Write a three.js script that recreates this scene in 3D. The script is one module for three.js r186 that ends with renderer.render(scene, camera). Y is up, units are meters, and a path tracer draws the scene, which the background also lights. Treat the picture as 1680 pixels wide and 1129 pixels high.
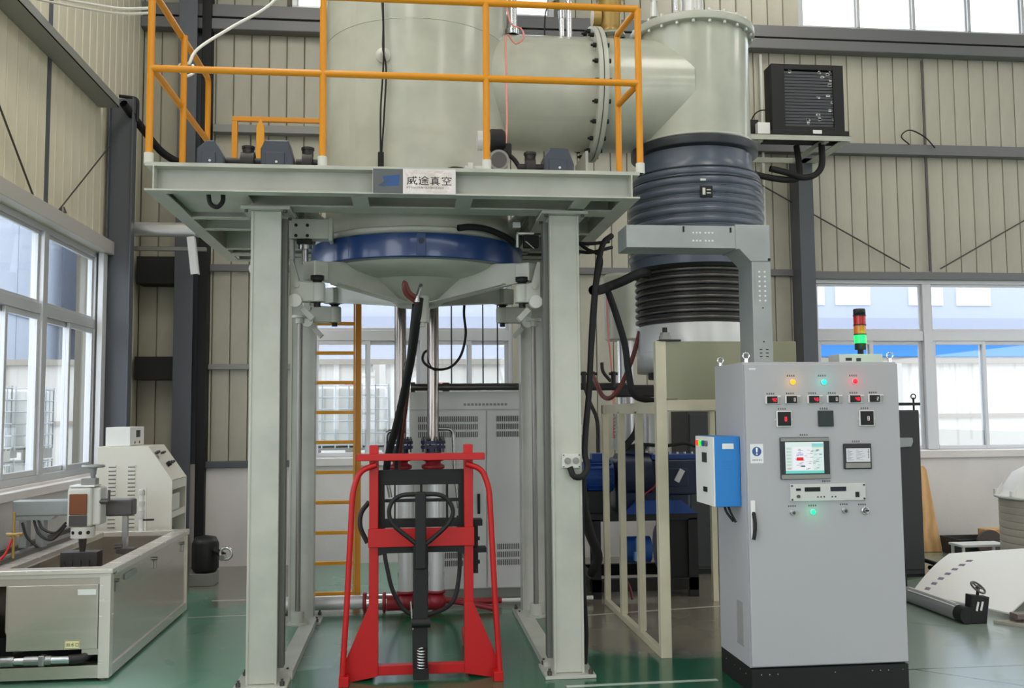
import * as THREE from 'three';
import { RoundedBoxGeometry } from 'three/addons/geometries/RoundedBoxGeometry.js';
import { mergeGeometries } from 'three/addons/utils/BufferGeometryUtils.js';
import { RectAreaLightUniformsLib } from 'three/addons/lights/RectAreaLightUniformsLib.js';
RectAreaLightUniformsLib.init();

// ---------- camera, sky, exposure ----------
const scene = new THREE.Scene();
const camera = new THREE.PerspectiveCamera(40.02, 1680 / 1129, 0.05, 300);
camera.position.set(0, 1.645, 0);
camera.rotation.order = 'YXZ';
camera.rotation.set(THREE.MathUtils.degToRad(4.25), THREE.MathUtils.degToRad(-6.28), THREE.MathUtils.degToRad(-0.46));
const SKY = 2.5;
scene.background = new THREE.Color(0.96 * SKY, 0.98 * SKY, 1.05 * SKY);
const renderer = new THREE.WebGLRenderer({ antialias: true });
renderer.toneMapping = THREE.LinearToneMapping;
renderer.toneMappingExposure = 1.6;
renderer.shadowMap.enabled = true;
const FILL_LAMP = 3.2;              // brightness of the added ceiling fill panels
const HALL = { x0: -3, x1: 15, z0: -10.9, z1: 9, top: 8.2 };

// ---------- small helpers ----------
let seed = 7;
const rnd = () => { seed = (seed * 1664525 + 1013904223) >>> 0; return seed / 4294967296; };
const used = new Map();
function numbered(n) { const k = used.get(n) || 0; used.set(n, k + 1); return k ? n + '_' + String(k).padStart(3, '0') : n; }
const offs = new WeakMap();
function norm(g) {
  let q = g.index ? g.toNonIndexed() : g.clone();
  for (const k of Object.keys(q.attributes)) if (!['position', 'normal', 'uv'].includes(k)) q.deleteAttribute(k);
  if (!q.attributes.normal) q.computeVertexNormals();
  return q;
}
function metreUV(g) {
  const p = g.attributes.position, n = g.attributes.normal, uv = new Float32Array(p.count * 2);
  for (let i = 0; i < p.count; i++) {
    const ax = Math.abs(n.getX(i)), ay = Math.abs(n.getY(i)), az = Math.abs(n.getZ(i));
    let u, v;
    if (ay >= ax && ay >= az) { u = p.getX(i); v = p.getZ(i); } else if (ax >= az) { u = p.getZ(i); v = p.getY(i); } else { u = p.getX(i); v = p.getY(i); }
    uv[2 * i] = u; uv[2 * i + 1] = v;
  }
  g.setAttribute('uv', new THREE.BufferAttribute(uv, 2));
  return g;
}
function mrg(list) {
  const l = (Array.isArray(list) ? list : [list]).flat(9).map(norm);
  for (const g of l) if (!g.attributes.uv) metreUV(g);
  return l.length > 1 ? mergeGeometries(l, false) : l[0];
}
// one named mesh; geometry is given in the coordinates the thing was laid out in
function obj(name, geos, mat, parent, label, keepUV) {
  let g = mrg(geos);
  const o = parent ? offs.get(parent) || [0, 0, 0] : [0, 0, 0];
  if (!keepUV) metreUV(g);
  g.translate(-o[0], -o[1], -o[2]);
  const m = new THREE.Mesh(g, mat);
  m.name = parent ? name : numbered(name);
  m.castShadow = m.receiveShadow = true;
  offs.set(m, o);
  (parent || scene).add(m);
  if (label) m.userData.label = label;
  return m;
}
function thing(name, label, category, pos = [0, 0, 0], group) {
  const o = new THREE.Group();
  o.name = numbered(name); o.position.set(...pos); offs.set(o, pos); scene.add(o);
  o.userData.label = label; o.userData.category = category;
  if (group) o.userData.group = group;
  return o;
}
function tag(o, label, category, group) { o.userData.label = label; o.userData.category = category; if (group) o.userData.group = group; return o; }
function struct(name, pos = [0, 0, 0]) { const o = new THREE.Group(); o.name = numbered(name); o.userData.kind = 'structure'; o.position.set(...pos); offs.set(o, pos); scene.add(o); return o; }
// a thing that is one mesh, based at pos
function solo(name, label, category, geos, mat, pos = [0, 0, 0], group) {
  const m = obj(name, mrg(geos).translate(-pos[0], -pos[1], -pos[2]), mat);
  m.position.set(...pos);
  return tag(m, label, category, group);
}
function copyOf(root, pos, label) {
  const c = root.clone(); c.name = numbered(root.name.replace(/_\d+$/, '')); c.position.set(...pos); scene.add(c);
  c.userData = { ...root.userData }; if (label) c.userData.label = label;
  return c;
}
// geometry makers (world metres)
const bx = (x0, x1, y0, y1, z0, z1, r = 0) => {
  const w = Math.abs(x1 - x0), h = Math.abs(y1 - y0), d = Math.abs(z1 - z0);
  const rr = Math.min(r, w * 0.45, h * 0.45, d * 0.45);
  const g = rr > 0.0008 ? new RoundedBoxGeometry(w, h, d, 1, rr) : new THREE.BoxGeometry(w, h, d);
  return g.translate((x0 + x1) / 2, (y0 + y1) / 2, (z0 + z1) / 2);
};
const V = (a) => new THREE.Vector3(...a);
function rod(a, b, r, seg = 12, r2 = r) {
  const A = V(a), B = V(b), d = B.clone().sub(A), L = d.length();
  const g = new THREE.CylinderGeometry(r2, r, L, seg);
  g.applyQuaternion(new THREE.Quaternion().setFromUnitVectors(new THREE.Vector3(0, 1, 0), d.normalize()));
  return g.translate((A.x + B.x) / 2, (A.y + B.y) / 2, (A.z + B.z) / 2);
}
const cylY = (x, y0, y1, z, r, seg = 24, r2 = r) => rod([x, y0, z], [x, y1, z], r, seg, r2);
const cylX = (x0, x1, y, z, r, seg = 24, r2 = r) => rod([x0, y, z], [x1, y, z], r, seg, r2);
const cylZ = (x, y, z0, z1, r, seg = 24, r2 = r) => rod([x, y, z0], [x, y, z1], r, seg, r2);
const tube = (pts, r, n = 0, seg = 8) => new THREE.TubeGeometry(new THREE.CatmullRomCurve3(pts.map(V), false, 'centripetal'), n || pts.length * 7, r, seg, false);
function bent(pts, r, seg = 10, rad = 0.05) {           // straight runs with rounded bends
  const P = pts.map(V), path = new THREE.CurvePath();
  let last = P[0];
  for (let i = 1; i < P.length - 1; i++) {
    const a = P[i].clone().sub(P[i - 1]), b = P[i + 1].clone().sub(P[i]);
    const k = Math.min(rad, a.length() * 0.45, b.length() * 0.45);
    const s = P[i].clone().sub(a.normalize().multiplyScalar(k)), e = P[i].clone().add(b.normalize().multiplyScalar(k));
    path.add(new THREE.LineCurve3(last, s)); path.add(new THREE.QuadraticBezierCurve3(s, P[i], e)); last = e;
  }
  path.add(new THREE.LineCurve3(last, P[P.length - 1]));
  const pts2 = [];
  path.curves.forEach((c, i) => { const n = c.isLineCurve3 ? 1 : 6; for (let k = i ? 1 : 0; k <= n; k++) pts2.push(c.getPoint(k / n)); });
  const parts = [];
  class Poly extends THREE.Curve { getPoint(t) { const f = t * (pts2.length - 1), i = Math.min(pts2.length - 2, Math.floor(f)); return pts2[i].clone().lerp(pts2[i + 1], f - i); } getPointAt(t) { return this.getPoint(t); } getTangentAt(t) { return this.getTangent(t); } }
  parts.push(new THREE.TubeGeometry(new Poly(), pts2.length - 1, r, seg, false));
  const e0 = pts2[0], e1 = pts2[pts2.length - 1];
  for (const [p, d] of [[e0, pts2[0].clone().sub(pts2[1])], [e1, e1.clone().sub(pts2[pts2.length - 2])]]) {
    const c = new THREE.CircleGeometry(r, seg); c.applyQuaternion(new THREE.Quaternion().setFromUnitVectors(new THREE.Vector3(0, 0, 1), d.normalize())); c.translate(p.x, p.y, p.z); parts.push(c);
  }
  return parts;
}
const lathe = (prof, x, z, seg = 40, a0 = 0, a1 = Math.PI * 2) => new THREE.LatheGeometry(prof.map((p) => new THREE.Vector2(p[0], p[1])), seg, a0, a1).translate(x, 0, z);
const shapeOf = (pts) => { const s = new THREE.Shape(); pts.forEach((p, i) => (i ? s.lineTo(p[0], p[1]) : s.moveTo(p[0], p[1]))); s.closePath(); return s; };
const exZ = (pts, z0, z1, bev = 0) => {                  // outline in x,y
  const b = bev, g = new THREE.ExtrudeGeometry(pts instanceof THREE.Shape ? pts : shapeOf(pts), { depth: Math.abs(z1 - z0) - 2 * b, bevelEnabled: b > 0, bevelSize: b, bevelOffset: -b, bevelThickness: b, bevelSegments: 1, curveSegments: 24 });
  return g.translate(0, 0, Math.min(z0, z1) + b);
};
const exX = (pts, x0, x1, bev = 0) => exZ(pts.map ? pts.map((p) => [-p[0], p[1]]) : pts, 0, Math.abs(x1 - x0), bev).rotateY(Math.PI / 2).translate(Math.min(x0, x1), 0, 0);   // outline in z,y
const exY = (pts, y0, y1, bev = 0) => exZ(pts.map ? pts.map((p) => [p[0], -p[1]]) : pts, 0, Math.abs(y1 - y0), bev).rotateX(-Math.PI / 2).translate(0, Math.min(y0, y1), 0);  // outline in x,z
const torus = (x, y, z, R, r, axis = 'z', seg = 24, arc = Math.PI * 2) => { const g = new THREE.TorusGeometry(R, r, 8, seg, arc); if (axis === 'x') g.rotateY(Math.PI / 2); if (axis === 'y') g.rotateX(Math.PI / 2); return g.translate(x, y, z); };
const hexbolt = (x, y, z, r, h, axis) => { const g = new THREE.CylinderGeometry(r, r, h, 6); if (axis === 'x') g.rotateZ(Math.PI / 2); if (axis === 'z') g.rotateX(Math.PI / 2); return g.translate(x, y, z); };
const spin = (g, x, y, z, rx = 0, ry = 0, rz = 0) => { const q = mrg(g); q.applyMatrix4(new THREE.Matrix4().makeTranslation(-x, -y, -z)); q.applyMatrix4(new THREE.Matrix4().makeRotationFromEuler(new THREE.Euler(rx, ry, rz))); return q.translate(x, y, z); };

// ---------- textures ----------
function noiseField(n, per, oct, s0) {                   // tileable value noise 0..1
  let s = s0; const r = () => { s = (s * 1664525 + 1013904223) >>> 0; return s / 4294967296; };
  const out = new Float32Array(n * n); let amp = 1, tot = 0;
  for (let o = 0; o < oct; o++) {
    const p = per << o, lat = new Float32Array(p * p).map(r);
    for (let y = 0; y < n; y++) for (let x = 0; x < n; x++) {
      const fx = x / n * p, fy = y / n * p, ix = fx | 0, iy = fy | 0; let tx = fx - ix, ty = fy - iy; tx = tx * tx * (3 - 2 * tx); ty = ty * ty * (3 - 2 * ty);
      const a = lat[iy * p + ix], b = lat[iy * p + (ix + 1) % p], c = lat[((iy + 1) % p) * p + ix], d = lat[((iy + 1) % p) * p + (ix + 1) % p];
      out[y * n + x] += amp * (a + (b - a) * tx + (c + (d - c) * tx - a - (b - a) * tx) * ty);
    }
    tot += amp; amp *= 0.55;
  }
  return out.map((v) => v / tot);
}
function dataTex(n, fn, srgb, rep = 1) {
  const d = new Uint8Array(n * n * 4);
  for (let i = 0; i < n * n; i++) { const c = fn(i % n, (i / n) | 0); d[4 * i] = c[0]; d[4 * i + 1] = c[1]; d[4 * i + 2] = c[2]; d[4 * i + 3] = 255; }
  const t = new THREE.DataTexture(d, n, n); t.wrapS = t.wrapT = THREE.RepeatWrapping; t.magFilter = THREE.LinearFilter; t.minFilter = THREE.LinearMipmapLinearFilter; t.generateMipmaps = true;
  if (srgb) t.colorSpace = THREE.SRGBColorSpace; t.repeat.set(rep, rep); t.needsUpdate = true; return t;
}
function canvasTex(w, h, draw) {
  const c = document.createElement('canvas'); c.width = w; c.height = h; const x = c.getContext('2d'); draw(x, w, h);
  const t = new THREE.CanvasTexture(c); t.colorSpace = THREE.SRGBColorSpace; t.anisotropy = 8; return t;
}
const nf = noiseField(256, 4, 5, 11), nf2 = noiseField(256, 8, 4, 23);
const roughTex = dataTex(256, (x, y) => { const v = 190 + 60 * nf[y * 256 + x]; return [v, v, v]; }, false, 0.8);
const grimeTex = dataTex(256, (x, y) => { const v = 218 + 37 * Math.min(1, Math.max(0, 0.3 + 1.1 * nf2[y * 256 + x])); return [v, v, v - 4]; }, true, 0.6);
const brushTex = dataTex(256, (x, y) => { const v = 150 + 60 * nf[((y * 7) % 256) * 256 + (x >> 5)] + 35 * nf2[y * 256 + x]; return [v, v, v]; }, false, 1.5);
const plasterTex = dataTex(256, (x, y) => { const v = 225 + 30 * nf[y * 256 + x]; return [v, v, v - 2]; }, true, 0.35);
const bumpTex = dataTex(256, (x, y) => { const v = 255 * nf2[y * 256 + x]; return [v, v, v]; }, false, 6);
const woodTex = dataTex(256, (x, y) => { const g = Math.sin((x / 256 + 0.12 * nf[y * 256 + x]) * Math.PI * 14) * 0.5 + 0.5; const k = Math.hypot((x % 128) - 64, ((y * 2) % 256) - 128) < 9 ? 0.6 : 1; return [(205 + 25 * g) * k, (160 + 25 * g) * k, (105 + 25 * g) * k]; }, true, 1.2);
// ---------- materials ----------
const M = {};
const std = (c, rough = 0.5, metal = 0, extra = {}) => new THREE.MeshStandardMaterial({ color: c, roughness: rough, metalness: metal, ...extra });
M.cream = std(0xb9bab1, 0.42, 0, { roughnessMap: roughTex, map: grimeTex });       // machine paint
M.tank = new THREE.MeshPhysicalMaterial({ color: 0xb8baae, roughness: 0.3, clearcoat: 0.35, clearcoatRoughness: 0.12, map: grimeTex });
M.clad = std(0xe2dbc6, 0.5, 0, { roughnessMap: roughTex, map: grimeTex });
M.cladBack = std(0xb3afa1, 0.5, 0, { roughnessMap: roughTex, map: grimeTex });
M.cladCore = std(0x6f6a5c, 0.8);
M.plaster = std(0xece7e6, 0.85, 0, { map: plasterTex, bumpMap: bumpTex, bumpScale: 0.001 });
M.steelGrey = std(0x55585e, 0.5, 0.1, { roughnessMap: roughTex });                 // building columns
M.girt = std(0x6d6d6e, 0.5, 0.2, { roughnessMap: roughTex });
M.greyPaint = std(0x8b8b86, 0.5, 0.05, { roughnessMap: roughTex });
M.alu = std(0xc9cacc, 0.35, 0.35);
M.trim = std(0xd7d8da, 0.5);
M.glass = new THREE.MeshPhysicalMaterial({ color: 0xf4f8fa, roughness: 0, transmission: 1, thickness: 0, ior: 1.45 });
M.yellow = std(0xd88c06, 0.45, 0, { roughnessMap: roughTex });
M.ladder = std(0xe09a16, 0.45);
M.white = std(0xe4e4e0, 0.5);
M.offwhite = std(0xcfcfc6, 0.5);
M.blue = new THREE.MeshPhysicalMaterial({ color: 0x13386f, roughness: 0.28, clearcoat: 0.5, clearcoatRoughness: 0.1 });
M.pumpBlack = new THREE.MeshPhysicalMaterial({ color: 0x4a5361, roughness: 0.38, clearcoat: 0.3, clearcoatRoughness: 0.2 });
M.darkPump = std(0x1c1a19, 0.5);
M.motor = std(0x39404b, 0.45);
M.black = std(0x0b0b0c, 0.62);
M.rubber = std(0x131314, 0.65);
M.cable = std(0x0c0c0d, 0.7);
M.cableGrey = std(0x2b2528, 0.6);
M.red = std(0xb80508, 0.42);
M.redDark = std(0x8e1d28, 0.4);
M.hoseRed = std(0x6b302c, 0.5);
M.pink = std(0xd98880, 0.5);
M.chrome = std(0xd5d6d8, 0.18, 1);
M.steel = std(0xa9a8a6, 0.32, 0.9, { roughnessMap: brushTex });
M.inox = std(0xcfc7bc, 0.26, 0.85, { roughnessMap: brushTex });
M.darkSteel = std(0x5b5856, 0.38, 0.8);
M.galv = std(0x9da2a3, 0.42, 0.45, { map: grimeTex });
M.silver = std(0xd0d0ce, 0.35, 0.25, { roughnessMap: roughTex });
M.brass = std(0xa88a4e, 0.35, 0.35);
M.cabinet = std(0xababae, 0.45, 0, { roughnessMap: roughTex });
M.cabinetSide = M.cabinet;
M.powerCab = std(0xd2d2ce, 0.45, 0, { roughnessMap: roughTex });
M.beigeBox = std(0x8f8f76, 0.5);
M.console = std(0xd9d6c9, 0.5);
M.slot = std(0x3a3a3a, 0.7);
M.machineBlue = std(0x1d4f96, 0.4);
M.boxBlue = std(0x1d7cc8, 0.4);
M.bluePump = std(0x123a7c, 0.4);
M.navy = std(0x0f1d3a, 0.4);
M.darkCab = std(0x2a2c2e, 0.5);
M.wood = std(0xffffff, 0.7, 0, { map: woodTex });
M.copper = std(0x7a4526, 0.45, 0.2);
const glow = (c, k) => new THREE.MeshStandardMaterial({ color: 0x111111, emissive: c, emissiveIntensity: k, roughness: 0.3 });
M.riser = std(0x9a938d, 0.22, 1, { roughnessMap: brushTex });
M.screwSteel = std(0x85827c, 0.4, 0.8);
M.guide = std(0x62645c, 0.45, 0.3);
M.duct = std(0xd6d6d6, 0.3, 0.7);
M.pumpFlange = std(0x23272d, 0.4);
M.inoxRim = std(0xd8d2c8, 0.33, 0.4, { roughnessMap: brushTex });
M.creamWarm = std(0xcdc6ad, 0.45, 0, { roughnessMap: roughTex, map: grimeTex });

// ---------- the setting ----------
const { x0: HX0, x1: HX1, z0: HZ0, z1: HZ1, top: HT } = HALL;
{ // floor: slab and the worn green epoxy coat, window reflection painted in
  const f = struct('floor');
  obj('floor_slab', bx(HX0 - 0.2, HX1 + 0.2, -0.2, -0.004, HZ0 - 0.2, HZ1 + 0.2), std(0x6d8a7c, 0.35), f);
  const W = 2048, H = 1195, wx = (x) => (x + 3) / 12 * W, wz = (z) => (z + 10.9) / 7 * H;
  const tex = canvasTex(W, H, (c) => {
    c.fillStyle = '#6d9c86'; c.fillRect(0, 0, W, H);  // paler base and side areas carry window reflection as colour, besides wear
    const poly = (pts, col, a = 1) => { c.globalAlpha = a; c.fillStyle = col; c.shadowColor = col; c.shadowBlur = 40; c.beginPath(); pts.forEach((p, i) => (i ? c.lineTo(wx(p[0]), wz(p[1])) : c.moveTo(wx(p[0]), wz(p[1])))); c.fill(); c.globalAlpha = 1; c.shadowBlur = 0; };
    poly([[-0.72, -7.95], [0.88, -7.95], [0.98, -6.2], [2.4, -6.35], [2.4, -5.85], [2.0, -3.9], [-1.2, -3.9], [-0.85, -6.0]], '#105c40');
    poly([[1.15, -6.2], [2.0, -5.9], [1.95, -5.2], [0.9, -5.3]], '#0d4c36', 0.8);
    poly([[-3, -10.9], [-1, -10.9], [-1, -8.9], [-1.7, -8.6], [-1.8, -9.4], [-3, -9.4]], '#7c7568', 0.75);
    poly([[1.05, -10.9], [5.4, -10.9], [5, -9], [3.2, -8], [2.7, -6.34], [1.7, -6.3], [1.35, -6.5], [1.12, -6.9], [1.05, -8.2]], '#7f786a', 0.97);
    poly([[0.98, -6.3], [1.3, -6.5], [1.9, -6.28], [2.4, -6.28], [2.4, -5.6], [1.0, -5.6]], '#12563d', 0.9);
    poly([[-1.1, -8.1], [1.2, -8.1], [1.2, -8.6], [-1.1, -8.6]], '#7c8176', 0.7);
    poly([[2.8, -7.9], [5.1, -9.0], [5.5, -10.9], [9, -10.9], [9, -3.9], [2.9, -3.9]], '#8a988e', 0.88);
    poly([[-1.0, -6.3], [-0.5, -6.4], [-0.3, -7.4], [-0.8, -7.8]], '#7d9488', 0.5);  // pale window reflection painted between left column and stacker
    let s = 5; const r = () => { s = (s * 1664525 + 1013904223) >>> 0; return s / 4294967296; };
    for (let i = 0; i < 900; i++) {                       // scuffs, drips, dusty patches
      c.globalAlpha = 0.03 + 0.09 * r(); c.fillStyle = r() < 0.6 ? '#b4bfb4' : '#1b3b30';
      c.save(); c.translate(r() * W, r() * H); c.rotate(r() * 6.3); c.scale(1, 0.15 + 0.5 * r()); c.beginPath(); c.arc(0, 0, 4 + 46 * r() * r(), 0, 7); c.fill(); c.restore();
    }
    c.globalAlpha = 0.5; c.strokeStyle = '#cfd8cf'; c.lineWidth = 1.2;
    for (let i = 0; i < 60; i++) { c.beginPath(); const x = wx(-0.8 + 2.4 * r()), y = wz(-7.8 + 3 * r()); c.moveTo(x, y); c.lineTo(x + 30 * (r() - 0.5), y + 6 * (r() - 0.5)); c.stroke(); }
    c.globalAlpha = 0.85; c.strokeStyle = '#d7d9cf'; c.lineWidth = 9;
    c.beginPath(); c.moveTo(wx(-1.75), wz(-8.85)); c.lineTo(wx(-0.9), wz(-8.85)); c.stroke();
    c.lineWidth = 4; c.beginPath(); c.moveTo(wx(-1.8), wz(-8.15)); c.lineTo(wx(-0.95), wz(-8.2)); c.stroke();
    c.lineWidth = 8; c.beginPath(); c.moveTo(wx(0.95), wz(-5.78)); c.lineTo(wx(1.9), wz(-5.8)); c.stroke();
    c.lineWidth = 6; c.beginPath(); c.moveTo(wx(1.4), wz(-7.75)); c.lineTo(wx(2.9), wz(-8.0)); c.stroke();
    c.globalAlpha = 0.8; c.strokeStyle = '#394840'; c.lineWidth = 3;
    c.beginPath(); c.moveTo(wx(2.9), wz(-5.86)); c.lineTo(wx(9), wz(-5.8)); c.stroke();
    c.beginPath(); c.moveTo(wx(3.2), wz(-5.86)); c.lineTo(wx(3.9), wz(-5.2)); c.stroke();
    c.globalAlpha = 1;
  });
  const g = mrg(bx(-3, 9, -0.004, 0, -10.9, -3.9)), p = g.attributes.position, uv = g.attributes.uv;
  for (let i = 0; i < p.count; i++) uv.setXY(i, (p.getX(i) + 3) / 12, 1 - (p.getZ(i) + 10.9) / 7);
  obj('floor_coating', g, new THREE.MeshPhysicalMaterial({ map: tex, roughness: 0.3, clearcoat: 0.4, clearcoatRoughness: 0.12, roughnessMap: roughTex }), f, 'worn green epoxy coating with pale window reflection painted in', true);
}
// wall slabs with openings, seen from the u/y side
function slabShape(u0, u1, y0, y1, holes, sgn) {
  const s = new THREE.Shape(); [[u0, y0], [u1, y0], [u1, y1], [u0, y1]].forEach((p, i) => (i ? s.lineTo(sgn * p[0], p[1]) : s.moveTo(sgn * p[0], p[1]))); s.closePath();
  for (const [a, b, c, d] of holes) { const h = new THREE.Path(); [[a, c], [b, c], [b, d], [a, d]].forEach((p, i) => (i ? h.lineTo(sgn * p[0], p[1]) : h.moveTo(sgn * p[0], p[1]))); h.closePath(); s.holes.push(h); }
  return s;
}
const slabZ = (u0, u1, y0, y1, holes, z0, z1) => exZ(slabShape(u0, u1, y0, y1, holes, 1), z0, z1);
const slabX = (u0, u1, y0, y1, holes, x0, x1) => exX(slabShape(u0, u1, y0, y1, holes, -1), x0, x1);
const WIN_Y = [1.12, 3.25], CLR_Y = [6.36, 7.4];
const leftHoles = [[-9.56, -2.7, ...WIN_Y], [-1.9, 4.1, 0, 4.6], [-9.3, 7.5, ...CLR_Y]];
const backHoles = [[-1.12, 1.22, ...WIN_Y], [4.86, 9.2, ...WIN_Y], [10.5, 14.5, ...WIN_Y], [-1.35, 1.74, ...CLR_Y], [4.8, 9.2, ...CLR_Y], [10.5, 14.5, ...CLR_Y]];
const wl = struct('wall_left'), wb = struct('wall_back'), wr = struct('wall_right'), wf = struct('wall_front');
obj('wall_core', slabX(HZ0 - 0.2, HZ1 + 0.2, 0, HT, leftHoles, HX0 - 0.22, HX0 - 0.02), M.cladCore, wl);
obj('wall_core', slabZ(HX0, HX1, 0, HT, backHoles, HZ0 - 0.22, HZ0 - 0.02), M.cladCore, wb);
obj('wall_core', slabX(HZ0 - 0.2, HZ1 + 0.2, 0, HT, [[-8, 7, ...WIN_Y], [-8, 7, ...CLR_Y]], HX1, HX1 + 0.2), M.cladBack, wr);
obj('wall_core', slabZ(HX0, HX1, 0, HT, [[-2.4, 0.6, 1.2, 3.3], [3, 6.6, 0, 4.2], [-2.4, 14, ...CLR_Y]], HZ1, HZ1 + 0.2), M.clad, wf);
obj('dado', slabX(HZ0, -1.9, 0, 1.12, [], HX0 - 0.02, HX0 + 0.03), M.plaster, wl, 'white plastered lower wall');
obj('dado', slabZ(HX0, HX1, 0, 1.12, [], HZ0 - 0.02, HZ0 + 0.08), M.plaster, wb, 'white plastered lower wall');
{ // profiled sheet: one panel every 20 cm, each its own piece
  const pan = exY([[0.003, -0.02], [0.006, -0.004], [0.014, 0], [0.186, 0], [0.194, -0.004], [0.197, -0.02]], 0, 1);
  metreUV(pan);
  const put = (parent, m, u, y0, y1, side) => {
    const p = new THREE.Mesh(pan, m); p.name = 'cladding_panel'; p.castShadow = p.receiveShadow = true;
    if (side === 'b') p.position.set(u, y0, HZ0); else { p.rotation.y = Math.PI / 2; p.position.set(HX0, y0, u); }
    p.scale.y = y1 - y0; parent.add(p);
  };
  for (let i = 0; i < 61; i++) {
    const u = HX0 + 0.2 * i;
    const inWin = (a, b) => u + 0.2 > a + 0.02 && u < b - 0.02;
    if (!inWin(-1.12, 1.22) && !inWin(4.86, 9.2)) put(wb, M.cladBack, u, 1.12, 3.25, 'b');
    put(wb, M.cladBack, u, 3.25, 6.36, 'b');
    if (!inWin(-1.35, 1.74) && !inWin(4.8, 9.2)) put(wb, M.cladBack, u, 6.36, 7.4, 'b');
    put(wb, M.cladBack, u, 7.4, HT, 'b');
  }
  for (let i = 0; i < 37; i++) {
    const u = HZ0 + 0.2 * (i + 1);
    if (u < -9.5) put(wl, M.clad, u, 1.12, 3.25, 'l');
    put(wl, M.clad, u, 3.25, 6.36, 'l');
    if (u < -9.3) put(wl, M.clad, u, 6.36, 7.4, 'l');
    put(wl, M.clad, u, 7.4, HT, 'l');
  }
  obj('cladding_rest', [slabX(-3.4, HZ1, 3.25, 6.36, [[-1.9, 4.1, 3.25, 4.6]], HX0 - 0.02, HX0), slabX(-3.4, HZ1, 7.4, HT, [], HX0 - 0.02, HX0)], M.clad, wl);
}
{
  const c = struct('ceiling');
  obj('ceiling_slab', bx(HX0 - 0.2, HX1 + 0.2, HT, HT + 0.2, HZ0 - 0.2, HZ1 + 0.2), std(0x9da0a0, 0.8), c);
}
// windows: aluminium frames, sliding sashes, fixed top lights
function windowX(u0, u1, y0, y1, plane, axis, muls, opts = {}) {
  const n = struct('window_' + (++windowX.n));
  const d0 = plane - 0.1, d1 = plane - 0.02;             // depth of the frame, just inside the opening
  const B = (a, b, c, d, e = d0, f = d1, r = 0.004) => (axis === 'x' ? bx(a, b, c, d, e, f, r) : bx(e, f, c, d, a, b, r));
  obj('window_frame', [B(u0, u1, y1 - 0.05, y1), B(u0, u1, y0, y0 + 0.06), B(u0, u0 + 0.06, y0 + 0.06, y1 - 0.05), B(u1 - 0.06, u1, y0 + 0.06, y1 - 0.05)], M.alu, n);
  const us = [u0 + 0.06, ...muls, u1 - 0.06], mw = opts.mw || 0.05;
  for (const m of muls) obj('mullion', B(m - mw, m + mw, y0 + 0.06, y1 - 0.05, d0 - 0.01, d1 + 0.015), M.alu, n);
  const tY = opts.transom;
  for (let i = 0; i + 1 < us.length; i++) {
    const a = us[i] + (i ? mw : 0), b = us[i + 1] - (i + 2 < us.length ? mw : 0);
    if (tY) obj('transom', B(a, b, tY[0], tY[1]), M.alu, n);
    const pane = (p0, p1, q0, q1, dz, name, fr) => {
      const s = obj(name, [B(p0, p0 + fr, q0, q1, d0 + dz, d0 + dz + 0.03), B(p1 - fr, p1, q0, q1, d0 + dz, d0 + dz + 0.03), B(p0 + fr, p1 - fr, q0, q0 + fr, d0 + dz, d0 + dz + 0.03), B(p0 + fr, p1 - fr, q1 - fr, q1, d0 + dz, d0 + dz + 0.03)], M.alu, n);
      obj('pane', B(p0 + fr, p1 - fr, q0 + fr, q1 - fr, d0 + dz + 0.012, d0 + dz + 0.018, 0), M.glass, s);
    };
    if (tY) {
      pane(a, b, tY[1], y1 - 0.05, 0.025, 'top_light', 0.03);
      const m = (a + b) / 2 + (opts.shift || 0);
      pane(a, m + 0.03, y0 + 0.06, tY[0], 0.042, 'sash', 0.045); pane(m - 0.03, b, y0 + 0.06, tY[0], 0.008, 'sash', 0.045);
    } else pane(a, b, y0 + 0.06, y1 - 0.05, 0.025, 'fixed_light', 0.018);
  }
  return n;
}
windowX.n = 0;
windowX(-9.56, -2.7, ...WIN_Y, HX0, 'z', [-8.2, -6.83, -5.46, -4.09], { transom: [2.5, 2.59] });
windowX(-1.12, 1.22, ...WIN_Y, HZ0, 'x', [0.19], { transom: [2.5, 2.62], mw: 0.055 });
windowX(4.86, 9.2, ...WIN_Y, HZ0, 'x', [6.33, 7.78], { transom: [2.5, 2.62], mw: 0.055 });
windowX(-1.35, 1.74, ...CLR_Y, HZ0, 'x', [-0.6, 0.15, 0.9], { mw: 0.02 });
windowX(4.8, 9.2, ...CLR_Y, HZ0, 'x', [5.58, 6.31, 7.05, 7.78, 8.5], { mw: 0.02 });
windowX(-9.3, 7.5, ...CLR_Y, HX0, 'z', [-7, -4.5, -2, 0.5, 3, 5.5], { mw: 0.02 });
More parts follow.
